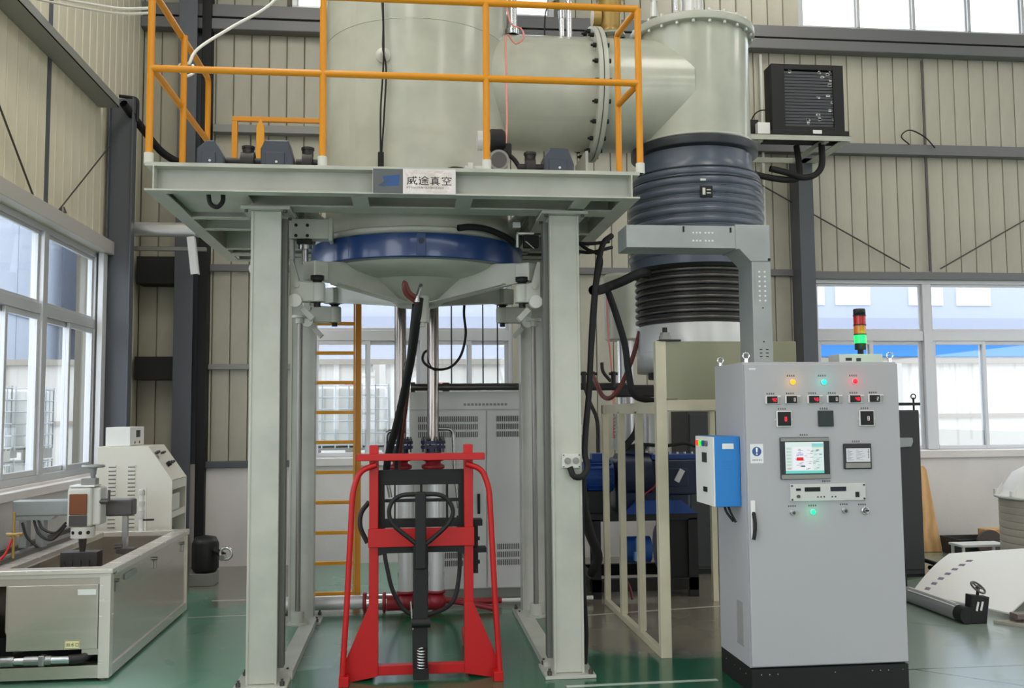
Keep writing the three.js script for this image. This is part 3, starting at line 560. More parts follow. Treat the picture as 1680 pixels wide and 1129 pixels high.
{ // lift screws and carriages
  const screw = (x, z, y1, label) => {
    const s = thing('lift_screw', label, 'screw', [x, 0, z]);
    const pr = [[0.0, y1]]; const n = 150; for (let i = n; i >= 0; i--) { const y = 0.14 + (y1 - 0.14) * i / n; pr.push([0.022, y], [0.018, y - (y1 - 0.14) / n * 0.5]); }
    obj('spindle', lathe(pr, x, z, 14), M.screwSteel, s);
    obj('bearing_block', [cylY(x, 0.05, 0.15, z, 0.05, 24), cylY(x, 0.05, 0.065, z, 0.075, 24)], M.cream, s);
    obj('nut_flange', [cylY(x, y1 - 0.01, y1 + 0.012, z, 0.065, 24), cylY(x, y1 - 0.05, y1, z, 0.035, 24)], M.cream, s);
  };
  screw(-0.845, -7.53, 2.42, 'long threaded lift screw in front of the rear left column');
  screw(1.005, -7.54, 2.4, 'long threaded lift screw in front of the rear right column');
  const carriage = (name, label, bxx, sx, s, z, front) => {   // bxx: inner column face, sx: sleeve centre, s: +1 when the sleeve lies to the right
    const t = thing('lift_carriage', label, 'carriage', [sx, 2.38, z]);
    const xo = bxx, xi = sx - s * 0.02;
    const body = obj('arm_block', [exZ([[xo, 2.385], [xi, 2.385], [xi, 2.51], [xo + s * 0.06, 2.52], [xo + s * 0.02, 2.66], [xo, 2.66]], z - 0.05, z + 0.05, 0.006)], M.cream, t);
    obj('sleeve', [lathe([[0, 2.385], [0.048, 2.385], [0.052, 2.392], [0.052, 2.5], [0.046, 2.512], [0, 2.512]], sx, z, 28)], M.cream, t);
    obj('buffer', [lathe([[0, 2.512], [0.03, 2.512], [0.03, 2.525], [0.044, 2.532], [0.044, 2.56], [0, 2.56]], sx, z, 20)], M.rubber, t);
    obj('lock_nut', [hexbolt(sx, 2.37, z, 0.024, 0.03)], M.black, t);
    obj('roller', [cylZ(xo + s * 0.04, 2.385, z + 0.05, z + 0.1, 0.043, 28)], M.offwhite, t);
    obj('pin', [cylZ(xo + s * 0.045, 2.49, z + 0.05, z + 0.065, 0.018, 12)], M.cream, t);
    obj('strut', [spin(bx(xo + s * 0.06, xo + s * 0.16, 2.29, 2.33, z - 0.05, z + 0.02, 0.004), xo + s * 0.11, 2.31, z, 0, 0, -s * 0.8)], M.cream, t);
    if (front) {
      const w = xo - s * 0.19, o = w - s * 0.045;
      obj('outer_plate', bx(Math.min(w, o), Math.max(w, o), 2.37, 2.57, z - 0.06, z + 0.06, 0.006), M.cream, t);
      obj('outer_roller', [cylZ((w + o) / 2, 2.59, z + 0.02, z + 0.08, 0.042, 24)], M.offwhite, t);
    }
  };
  carriage('a', 'grey lift carriage clamped on the front left column', -0.765, -0.592, 1, -6.24, true);
  carriage('b', 'grey lift carriage clamped on the front right column beside the black cable', 0.878, 0.757, -1, -6.24, true);
  carriage('c', 'lift carriage on the rear left column above the threaded screw', -0.83, -0.585, 1, -7.62, false);
  carriage('d', 'lift carriage on the rear right column above the threaded screw', 1.0, 0.762, -1, -7.62, false);
}
{
  const t = thing('bearing_bracket', 'cream bolted bearing block under the platform beside the front left column', 'bracket', [-0.65, 2.64, -6.4]);
  obj('block', bx(-0.79, -0.51, 2.825, 2.96, -6.46, -6.35, 0.006), M.cream, t); obj('end_plate', bx(-0.53, -0.505, 2.81, 2.965, -6.47, -6.34, 0.003), M.cream, t);
  for (const x of [-0.745, -0.67]) for (const y of [2.845, 2.915]) obj('bolt', cylZ(x, y, -6.35, -6.342, 0.011, 12), M.black, t);
  obj('screw_end', [cylY(-0.69, 2.66, 2.825, -6.4, 0.022, 14), cylY(-0.69, 2.76, 2.79, -6.4, 0.045, 18)], M.steel, t); obj('angle', [bx(-0.785, -0.76, 2.6, 2.82, -6.45, -6.36, 0.003)], M.cream, t); obj('limit_cap', bx(-0.74, -0.64, 2.79, 2.822, -6.38, -6.34, 0.004), M.black, t);
  const u = thing('limit_switch', 'small black limit switch on a white angle beside the front right column', 'switch', [0.84, 2.8, -6.4]);
  obj('angle', [bx(0.74, 0.752, 2.79, 2.89, -6.42, -6.38), bx(0.74, 0.86, 2.88, 2.892, -6.42, -6.38)], M.white, u); obj('housing', bx(0.79, 0.895, 2.79, 2.875, -6.44, -6.38, 0.006), M.black, u); obj('clamp', [bx(0.715, 0.77, 2.925, 2.965, -6.42, -6.38, 0.006)], M.silver, u); obj('roller_arm', rod([0.8, 2.83, -6.37], [0.86, 2.78, -6.37], 0.006, 8), M.steel, u);
  solid('ring_hose', 'dark hose lying along the top right of the blue ring', 'hose', tube([[0.33, 2.885, -6.22], [0.406, 2.9, -6.25], [0.529, 2.9, -6.32], [0.66, 2.87, -6.42], [0.74, 2.84, -6.5]], 0.022, 30, 10), M.cable, [0.5, 2.87, -6.3]);
}
// ---------- pumping line: duct, valve chamber, diffusion pump ----------
const TX = 2.19, TZ = CZ;
{
  const t = thing('vacuum_duct', 'wide horizontal vacuum duct with a bolted flange joining the furnace to the upright chamber', 'duct', [1.2, 3.65, CZ]);
  const r = 0.425, y = 4.075;
  obj('duct_shell', new THREE.CylinderGeometry(r, r, 1.5, 64, 1, true).rotateZ(Math.PI / 2).translate(1.33, y, CZ), M.tank, t);
  for (const [x0, x1] of [[1.355, 1.39], [1.395, 1.43]]) {
    const fl = obj('flange', lathe([[r - 0.01, 0], [0.5, 0], [0.505, 0.004], [0.505, x1 - x0 - 0.004], [0.5, x1 - x0], [r - 0.01, x1 - x0]], 0, 0, 72).rotateZ(-Math.PI / 2).translate(x0, y, CZ), M.cream, t);
    if (x0 < 1.36) for (let i = 0; i < 20; i++) { const a = i / 20 * Math.PI * 2 + 0.1; obj('flange_bolt', [hexbolt(x0 - 0.012, y + 0.468 * Math.cos(a), CZ + 0.468 * Math.sin(a), 0.017, 0.026, 'x'), cylX(x0 - 0.04, x0 - 0.02, y + 0.468 * Math.cos(a), CZ + 0.468 * Math.sin(a), 0.009, 8)], M.black, fl, i ? undefined : 'black flange bolt'); }
    else for (let i = 0; i < 20; i++) { const a = i / 20 * Math.PI * 2 + 0.1; obj('flange_bolt', hexbolt(x1 + 0.01, y + 0.468 * Math.cos(a), CZ + 0.468 * Math.sin(a), 0.017, 0.02, 'x'), M.black, fl); }
  }
  obj('saddle_foot', [exX([[-6.75, 3.132], [-7.19, 3.132], [-7.19, 3.58], [-6.75, 3.58]], 1.3, 1.32)], M.cream, t);
  const nz = obj('top_flange', [lathe([[0, 4.53], [0.115, 4.53], [0.115, 4.555], [0, 4.555]], 1.55, CZ, 32), cylY(1.55, 4.42, 4.53, CZ, 0.07, 24)], M.cream, t);
  for (let i = 0; i < 6; i++) { const a = i * 1.047 + 0.3; obj('flange_bolt', hexbolt(1.55 + 0.095 * Math.cos(a), 4.52, CZ + 0.095 * Math.sin(a), 0.013, 0.02), M.black, nz); }
}
{
  const t = thing('brass_valve', 'brass coloured angle valve standing on top of the vacuum duct', 'valve', [1.55, 4.555, CZ]);
  obj('body', lathe([[0, 4.9], [0.1, 4.9], [0.105, 4.89], [0.105, 4.83], [0.095, 4.82], [0.095, 4.73], [0.085, 4.71], [0.085, 4.62], [0.075, 4.6], [0.07, 4.575], [0.09, 4.57], [0.09, 4.555], [0, 4.555]], 1.55, CZ, 32), M.brass, t);
  obj('side_port', cylX(1.41, 1.47, 4.69, CZ, 0.075, 24), M.brass, t);
  obj('cylinder', cylY(1.55, 4.9, 5.25, CZ, 0.065, 24), M.brass, t); obj('tie_rod', [cylY(1.5, 4.9, 5.25, CZ + 0.075, 0.01, 8), cylY(1.62, 4.9, 5.25, CZ + 0.07, 0.01, 8)], M.chrome, t);
}
{
  const t = thing('pressure_gauge_pair', 'two small chrome vacuum gauges on top of the horizontal duct', 'gauge', [1.17, 4.5, CZ + 0.1]);
  obj('gauge', [cylY(1.21, 4.48, 4.72, CZ + 0.1, 0.022, 14), cylY(1.21, 4.72, 4.76, CZ + 0.1, 0.03, 14), cylY(1.21, 4.76, 4.8, CZ + 0.1, 0.015, 10)], M.chrome, t); obj('gauge', [cylY(1.15, 4.48, 4.62, CZ + 0.12, 0.02, 14), cylY(1.15, 4.62, 4.68, CZ + 0.12, 0.026, 14)], M.chrome, t);
  obj('lead', tube([[1.15, 4.67, CZ + 0.12], [1.1, 4.75, CZ + 0.12], [1.04, 4.7, CZ + 0.12], [1.02, 4.52, CZ + 0.12], [1.02, 4.49, CZ + 0.12]], 0.006, 24, 6), M.cable, t);
}
{
  const t = thing('valve_chamber', 'upright grey green vacuum chamber with a bolted lid beside the duct', 'chamber', [TX, 3.66, TZ]);
  obj('shell', lathe([[0.43, 4.52], [0.43, 3.67]], TX, TZ, 72), M.tank, t);
  const fl = obj('lid_flange', lathe([[0, 4.58], [0.47, 4.58], [0.478, 4.572], [0.478, 4.525], [0.47, 4.517], [0.42, 4.517]], TX, TZ, 72), M.cream, t);
  for (let i = 0; i < 24; i++) { const a = i / 24 * Math.PI * 2; obj('lid_bolt', [hexbolt(TX + 0.455 * Math.cos(a), 4.507, TZ + 0.455 * Math.sin(a), 0.013, 0.02), hexbolt(TX + 0.455 * Math.cos(a), 4.59, TZ + 0.455 * Math.sin(a), 0.013, 0.02)], M.silver, fl); }
  obj('bottom_flange', lathe([[0.42, 3.69], [0.445, 3.69], [0.45, 3.68], [0.45, 3.665], [0.4, 3.665]], TX, TZ, 72), M.cream, t);
  obj('top_pipe', [cylY(TX - 0.02, 4.6, 5.4, TZ + 0.1, 0.085, 28)], M.silver, t); obj('pipe_rod', [cylY(TX - 0.16, 4.6, 5.4, TZ + 0.14, 0.018, 10)], M.chrome, t);
  obj('lug', [cylY(TX - 0.36, 4.6, 4.72, TZ + 0.25, 0.03, 16, 0.02), torus(TX - 0.36, 4.76, TZ + 0.25, 0.03, 0.01, 'z', 16)], M.silver, t);
}
{
  const t = thing('diffusion_pump', 'dark ribbed diffusion pump hanging below the upright chamber', 'pump', [TX, 1.9, TZ]);
  obj('inlet_flange', lathe([[0.42, 3.66], [0.475, 3.66], [0.482, 3.65], [0.482, 3.6], [0.47, 3.59], [0.44, 3.58]], TX, TZ, 64), M.pumpFlange, t);
  obj('upper_body', lathe([[0.44, 3.6], [0.44, 3.5], [0.455, 3.44], [0.49, 3.36], [0.5, 3.3], [0.5, 2.72]], TX, TZ, 64), M.pumpBlack, t);
  for (let i = 0; i < 9; i++) { const y = 3.39 - 0.072 * i, R = i ? 0.492 : 0.472; const c = obj('cooling_coil', lathe([[R, y - 0.033], [R + 0.016, y - 0.024], [R + 0.022, y - 0.004], [R + 0.02, y + 0.014], [R + 0.008, y + 0.026], [R - 0.004, y + 0.03]].reverse(), TX, TZ, 64), M.pumpBlack, t); obj('coil_shadow_line', torus(TX, y + 0.034, TZ, R + 0.002, 0.007, 'y', 64), M.pumpFlange, c); }  // dark rings draw in the shadow line above each coil
  obj('plate', [bx(2.07, 2.16, 3.18, 3.26, TZ + 0.512, TZ + 0.522, 0.002)], M.black, t); obj('plate_print', [bx(2.085, 2.105, 3.195, 3.245, TZ + 0.522, TZ + 0.524), bx(2.115, 2.145, 3.205, 3.212, TZ + 0.522, TZ + 0.524), bx(2.115, 2.145, 3.228, 3.235, TZ + 0.522, TZ + 0.524)], M.offwhite, t); obj('tag', bx(2.075, 2.115, 3.30, 3.315, TZ + 0.503, TZ + 0.512), M.offwhite, t);
  obj('lower_body', lathe([[0.5, 2.76], [0.455, 2.7], [0.44, 2.66], [0.44, 2.3]], TX, TZ, 64), M.darkPump, t);
  for (let i = 0; i < 8; i++) obj('heat_ring', torus(TX, 2.68 - 0.05 * i, TZ, 0.455, 0.015, 'y', 64), M.darkSteel, t);
  obj('boiler_jacket', lathe([[0.43, 2.3], [0.462, 2.29], [0.462, 2.1], [0.468, 2.095], [0.468, 2.075], [0.462, 2.07], [0.462, 1.945], [0, 1.945]], TX, TZ, 64), M.silver, t);
  obj('heater_plate', [cylY(TX, 1.9, 1.945, TZ, 0.38, 40), cylY(TX - 0.33, 1.76, 1.945, TZ + 0.24, 0.02, 10), cylY(TX - 0.2, 1.74, 1.945, TZ + 0.32, 0.02, 10)], M.black, t);
}
{ // galvanised cable trunking, an elbow over the control cabinet
  const t = thing('cable_trunking', 'galvanised steel cable trunking elbow rising from the control cabinet top', 'trunking', [2.2, 1.95, -5.7]);
  const z0 = -5.86, z1 = -5.62;
  obj('vertical_run', bx(2.12, 2.243, 1.95, 2.58, z0, z1, 0.003), M.galv, t);
  obj('elbow', exZ([[2.12, 2.58], [2.243, 2.58], [2.243, 2.81], [2.02, 2.81], [2.02, 2.655], [2.045, 2.655], [2.12, 2.575]], z0 - 0.002, z1 + 0.002, 0.003), M.galv, t);
  obj('horizontal_run', bx(1.33, 2.02, 2.66, 2.8, z0, z1, 0.003), M.galv, t);
  const dots = []; for (let i = 0; i < 6; i++) for (const y of [2.705, 2.755]) dots.push(bx(1.745 + 0.022 * i + (i > 2 ? 0.012 : 0), 1.757 + 0.022 * i + (i > 2 ? 0.012 : 0), y - 0.004, y + 0.006, z1, z1 + 0.003));
  obj('splice_rivets', dots, M.trim, t);
  const d2 = []; for (let i = 0; i < 7; i++) for (const x of [2.165, 2.2]) d2.push(bx(x - 0.004, x + 0.008, 2.33 + 0.03 * i, 2.34 + 0.03 * i, z1, z1 + 0.003));
  obj('splice_plate', [bx(2.14, 2.23, 2.31, 2.55, z1, z1 + 0.0015)], M.galv, t); obj('splice_rivets', d2, M.trim, t);
  const sl = []; for (let i = 0; i < 3; i++) for (const x of [2.165, 2.205]) sl.push(bx(x - 0.008, x + 0.008, 1.985 + 0.022 * i, 1.99 + 0.022 * i, z1, z1 + 0.002));
  obj('slots', [...sl, cylZ(2.185, 2.08, z1, z1 + 0.002, 0.005, 8), cylZ(2.185, 2.29, z1, z1 + 0.002, 0.005, 8)], M.black, t);
  obj('latch', [bx(1.685, 1.695, 2.76, 2.795, z1, z1 + 0.006), bx(1.985, 1.995, 2.76, 2.79, z1, z1 + 0.006), bx(2.225, 2.24, 2.585, 2.6, z1, z1 + 0.008)], M.black, t);
}

// ---------- drives and fittings on the platform ----------
{
  const z = -5.86, D = 3.132;
  const motor = (x0, x1, h, label, chamfer) => {           // worm gear box seen end on
    const t = thing('lift_gearbox', label, 'gearbox', [(x0 + x1) / 2, D, z]);
    const w = x1 - x0, c = chamfer * w;
    obj('housing', exZ([[x0, D], [x1, D], [x1, D + h * 0.45], [x1 - c, D + h], [x0 + c * 0.9, D + h], [x0, D + h * 0.72]], z - 0.1, z + 0.08, 0.008), M.motor, t);
    obj('foot', bx(x0 - 0.01, x1 + 0.01, D, D + 0.014, z - 0.11, z + 0.1, 0.003), M.motor, t);
    obj('end_cover', [bx(x0 + 0.03, x1 - 0.05, D + 0.03, D + h * 0.6, z + 0.08, z + 0.09, 0.004)], M.motor, t);
    obj('plug', [hexbolt((x0 + x1) / 2, D + 0.055, z + 0.094, 0.008, 0.008, 'z')], M.silver, t);
    return t;
  };
  motor(-1.272, -1.11, 0.185, 'dark blue grey gearbox under the slanted yellow rail, nearest the platform corner', 0.38);
  motor(-0.895, -0.7, 0.195, 'larger blue grey gearbox between two yellow posts, in front of the pointed bar', 0.15);
  motor(0.85, 1.04, 0.185, 'rounded blue grey gearbox beside the duct flange foot', 0.2);
  const coup = (xs, label) => {
    const t = thing('shaft_coupling', label, 'coupling', [xs[0], D, z]);
    obj('shaft', cylX(xs[0], xs[1], D + 0.075, z, 0.024, 16), M.darkPump, t);
    obj('hub', [cylX(xs[2], xs[3], D + 0.075, z, 0.06, 24)], M.darkPump, t); obj('grease_cap', [cylY((xs[2] + xs[3]) / 2, D + 0.12, D + 0.16, z, 0.035, 16), cylY((xs[2] + xs[3]) / 2, D + 0.155, D + 0.17, z, 0.04, 16)], M.darkPump, t);
    obj('stand', bx(xs[2], xs[3], D, D + 0.05, z - 0.05, z + 0.05, 0.004), M.black, t);
  };
  coup([-1.11, -0.9, -1.02, -0.94], 'dark shaft coupling between the two left gearboxes');
  coup([-0.69, -0.555, -0.65, -0.59], 'small dark coupling right of the larger gearbox, by the second yellow post');
  coup([0.69, 0.85, 0.74, 0.8], 'black coupling left of the rounded gearbox');
  const v = thing('actuator_valve', 'black headed actuator on a grey pipe elbow behind the third yellow post', 'valve', [0.52, D, -5.95]);
  obj('pipe_end', [cylZ(0.57, D + 0.12, -6.05, -5.86, 0.058, 28), cylZ(0.57, D + 0.12, -5.9, -5.85, 0.066, 28)], M.greyPaint, v); obj('glass_plate', cylZ(0.57, D + 0.12, -5.85, -5.845, 0.05, 28), M.darkSteel, v);
  obj('actuator_body', [cylX(0.44, 0.53, D + 0.27, -5.95, 0.062, 24)], M.silver, v); obj('actuator_head', [lathe([[0, 0], [0.07, 0], [0.075, 0.01], [0.075, 0.08], [0.06, 0.1], [0, 0.1]], 0, 0, 20).rotateZ(-Math.PI / 2).translate(0.52, D + 0.27, -5.95), bx(0.6, 0.66, D + 0.16, D + 0.25, -5.97, -5.92, 0.008)], M.black, v);
  obj('stem', [cylY(0.5, D, D + 0.21, -5.95, 0.03, 14), cylX(0.36, 0.5, D + 0.07, -5.95, 0.035, 16), cylX(0.38, 0.41, D + 0.07, -5.95, 0.055, 16)], M.silver, v);
  solid('flex_conduit', 'black bent conduit from the actuator head down to the coupling', 'conduit', tube([[0.62, D + 0.19, -5.93], [0.67, D + 0.14, -5.9], [0.73, D + 0.05, -5.88], [0.78, D + 0.03, -5.8]], 0.015, 24, 8), M.cable, [0.7, D, -5.9]);
  solid('deck_hose', 'black hose lying from the vessel foot to the actuator stem', 'hose', tube([[0.22, D + 0.02, -5.8], [0.28, D + 0.05, -5.85], [0.34, D + 0.075, -5.95]], 0.02, 20, 8), M.cable, [0.22, D, -5.8]);
  solid('deck_hose', 'thin black hose arching between the yellow end posts and the chamber', 'hose', tube([[1.16, D + 0.015, -6.1], [1.22, D + 0.06, -6.1], [1.33, D + 0.075, -6.12], [1.42, D + 0.05, -6.2], [1.46, D - 0.03, -6.3]], 0.012, 30, 8), M.cable, [1.3, D, -6.1]);
  solid('underside_hose', 'loop of black hose hanging through the platform soffit', 'hose', tube([[-1.2, 3.0, -5.78], [-1.19, 2.93, -5.8], [-1.15, 2.91, -5.8], [-1.12, 2.94, -5.8], [-1.12, 3.0, -5.82]], 0.014, 24, 8), M.cable, [-1.16, 2.92, -5.8]);
}
{ // cables on and around the vessel
  solid('sensor_cable', 'pair of thin dark cables hanging down the furnace cylinder to a black plug', 'cable', [tube([[-0.21, 5.4, -6.32], [-0.2, 4.8, -6.3], [-0.17, 4.3, -6.29], [-0.17, 4.1, -6.27], [-0.15, 4.0, -6.27], [-0.16, 3.7, -6.28], [-0.18, 3.38, -6.29]], 0.006, 50, 6), tube([[-0.19, 5.4, -6.31], [-0.18, 4.8, -6.29], [-0.165, 4.1, -6.26], [-0.17, 3.95, -6.27], [-0.185, 3.7, -6.28], [-0.185, 3.38, -6.285]], 0.006, 50, 6), cylY(-0.183, 3.16, 3.4, -6.27, 0.02, 12)], M.cable, [-0.18, 3.16, -6.28]);
  solid('red_hose', 'thin pinkish air hose looping down between the furnace and the duct', 'hose', tube([[0.69, 5.2, -6.6], [0.7, 4.6, -6.56], [0.74, 4.42, -6.53], [0.8, 4.4, -6.53], [0.82, 4.33, -6.52], [0.76, 4.28, -6.52], [0.7, 4.34, -6.5], [0.68, 4.0, -6.4], [0.66, 3.6, -6.2], [0.64, 3.4, -6.1]], 0.007, 80, 6), M.pink, [0.7, 3.4, -6.3]);
  solid('riser_pipe', 'shiny vertical pipe beside the furnace cylinder above the duct', 'pipe', [cylY(0.77, 4.46, 5.6, -6.8, 0.035, 20), cylY(0.77, 4.46, 4.5, -6.8, 0.05, 20)], M.chrome, [0.77, 4.46, -6.8]);
  solid('white_cable', 'pair of white cables strung from the left wall to the yellow railing', 'cable', [tube([[-2.97, 5.02, -7.7], [-2.3, 4.66, -7.0], [-1.91, 4.38, -6.4], [-1.53, 4.1, -5.72]], 0.009, 40, 6), tube([[-2.97, 4.98, -7.68], [-2.3, 4.62, -7.0], [-1.91, 4.345, -6.4], [-1.53, 4.07, -5.72]], 0.009, 40, 6)], M.white, [-1.5, 4.1, -5.7]);
  solid('white_hose', 'white hose swooping down to the yellow side rail and knotted round it', 'hose', [tube([[-0.75, 5.0, -6.9], [-1.0, 4.62, -6.8], [-1.25, 4.4, -6.7], [-1.46, 4.16, -6.55], [-1.49, 4.05, -6.5]], 0.011, 40, 8), tube([[-1.47, 4.05, -6.52], [-1.45, 3.97, -6.45], [-1.5, 3.93, -6.4], [-1.53, 4.0, -6.4], [-1.48, 4.04, -6.46]], 0.01, 30, 8)], M.white, [-1.48, 4.0, -6.5]);
}
// ---------- red pallet stacker ----------
{
  const t = thing('pallet_stacker', 'red hand pallet stacker with black tiller parked between the furnace columns', 'stacker', [0.08, 0, -6.1]);
  const zf = -6.06, zb = -6.16;
  for (const [x0, x1] of [[-0.245, -0.188], [0.353, 0.41]]) obj('mast_post', bx(x0, x1, 0.08, 1.455, zb, zf, 0.004), M.red, t);
  obj('top_bar', bx(-0.322, 0.482, 1.36, 1.402, -6.08, -6.0, 0.004), M.red, t);
  obj('cross_plate', [bx(-0.25, 0.415, 0.82, 0.935, -6.06, -6.035, 0.004)], M.red, t);
  for (const s of [0, 1]) {
    const X = (x) => (s ? 0.165 - x : x);                  // mirrored about the middle
    obj('gusset', exZ([[-0.188, 0.03], [-0.188, 0.47], [-0.24, 0.47], [-0.39, 0.12], [-0.4, 0.0], [-0.36, 0.0]].map(([x, y]) => [X(x), y]), -6.078, -6.05), M.red, t);
    obj('side_tube', bent([[X(-0.2), 1.335, -6.03], [X(-0.3), 1.3, -6.03], [X(-0.345), 1.18, -6.02], [X(-0.375), 0.5, -6.0], [X(-0.402), 0.03, -5.98]], 0.018, 12, 0.08), M.red, t);
    const lg = obj('outrigger_leg', bx(Math.min(X(-0.36), X(-0.22)), Math.max(X(-0.36), X(-0.22)), 0.03, 0.11, -7.0, -6.08, 0.006), M.red, t);
    obj('roller_wheel', cylX(Math.min(X(-0.32), X(-0.26)), Math.max(X(-0.32), X(-0.26)), 0.04, -6.95, 0.04, 20), M.black, lg);
    obj('foot_bracket', [bx(Math.min(X(-0.42), X(-0.36)), Math.max(X(-0.42), X(-0.36)), 0.0, 0.06, -6.02, -5.94, 0.004)], M.red, t);
  }
  obj('base_bar', bx(-0.19, 0.355, 0.03, 0.09, -6.12, -6.06, 0.004), M.red, t);
  obj('chain_guard', [bx(-0.188, 0.353, 1.2, 1.295, -6.16, -6.12, 0.003)], M.black, t);
  obj('inner_frame', [bx(-0.188, -0.15, 0.8, 1.2, -6.16, -6.12), bx(0.32, 0.353, 0.8, 1.2, -6.16, -6.12), bx(-0.15, 0.32, 0.93, 0.985, -6.16, -6.13), bx(-0.15, 0.32, 1.09, 1.11, -6.16, -6.13), bx(0.075, 0.09, 0.98, 1.2, -6.15, -6.13), bx(0.24, 0.255, 0.98, 1.2, -6.15, -6.13), bx(-0.09, -0.08, 0.98, 1.2, -6.15, -6.13)], M.black, t);
  obj('lower_plate', [exZ([[-0.188, 0.82], [0.353, 0.82], [0.353, 0.765], [0.3, 0.78], [-0.13, 0.78], [-0.188, 0.765]], -6.14, -6.06)], M.black, t);
  obj('fork_carriage', [bx(0.41, 0.475, 0.93, 0.97, -6.25, -6.14), bx(0.42, 0.45, 0.62, 0.97, -6.25, -6.2), bx(0.41, 0.5, 0.76, 0.79, -6.25, -6.14), bx(0.45, 0.462, 0.83, 0.85, -6.25, -6.2), bx(0.45, 0.462, 0.68, 0.7, -6.25, -6.2)], M.black, t);
  const til = obj('tiller', [bx(0.042, 0.11, 0.7, 1.17, -5.95, -5.9, 0.01), bx(0.03, 0.122, 0.36, 0.84, -6.0, -5.94, 0.008), bx(0.026, 0.118, 0.09, 0.4, -6.02, -5.955, 0.006)], M.black, t);
  const lp = []; for (const [x, y] of [[0.077, 0.83], [0.01, 0.885], [-0.1, 0.985], [-0.118, 1.05], [-0.1, 1.11], [-0.05, 1.148], [0.077, 1.155], [0.2, 1.148], [0.25, 1.11], [0.275, 1.05], [0.255, 0.985], [0.15, 0.885], [0.077, 0.83]]) lp.push([x, y, -5.92]);
  obj('handle_loop', [tube(lp, 0.014, 90, 10)], M.black, til);
  const sp = []; for (let i = 0; i <= 84; i++) { const a = i / 12 * Math.PI * 2; sp.push([0.077 + 0.022 * Math.cos(a), 0.1 + 0.12 * i / 84, -5.93 + 0.022 * Math.sin(a)]); }
  obj('return_spring', tube(sp, 0.005, 260, 6), M.chrome, t);
  obj('pump_block', bx(0.03, 0.125, 0.03, 0.1, -6.08, -5.93, 0.006), M.black, t); obj('pivot_pin', cylX(0.02, 0.135, 0.37, -5.95, 0.03, 16), M.black, t);
  obj('release_rod', rod([0.015, 0.5, -5.95], [0.028, 0.33, -5.95], 0.006, 8), M.steel, t);
  solid('stacker_hose', 'thick black hydraulic hose curving beside the stacker posts', 'hose', [tube([[-0.25, 1.09, -6.2], [-0.3, 1.02, -6.2], [-0.305, 0.93, -6.2], [-0.26, 0.83, -6.2]], 0.016, 30, 10)], M.cableGrey, [-0.28, 0.83, -6.2]);
}
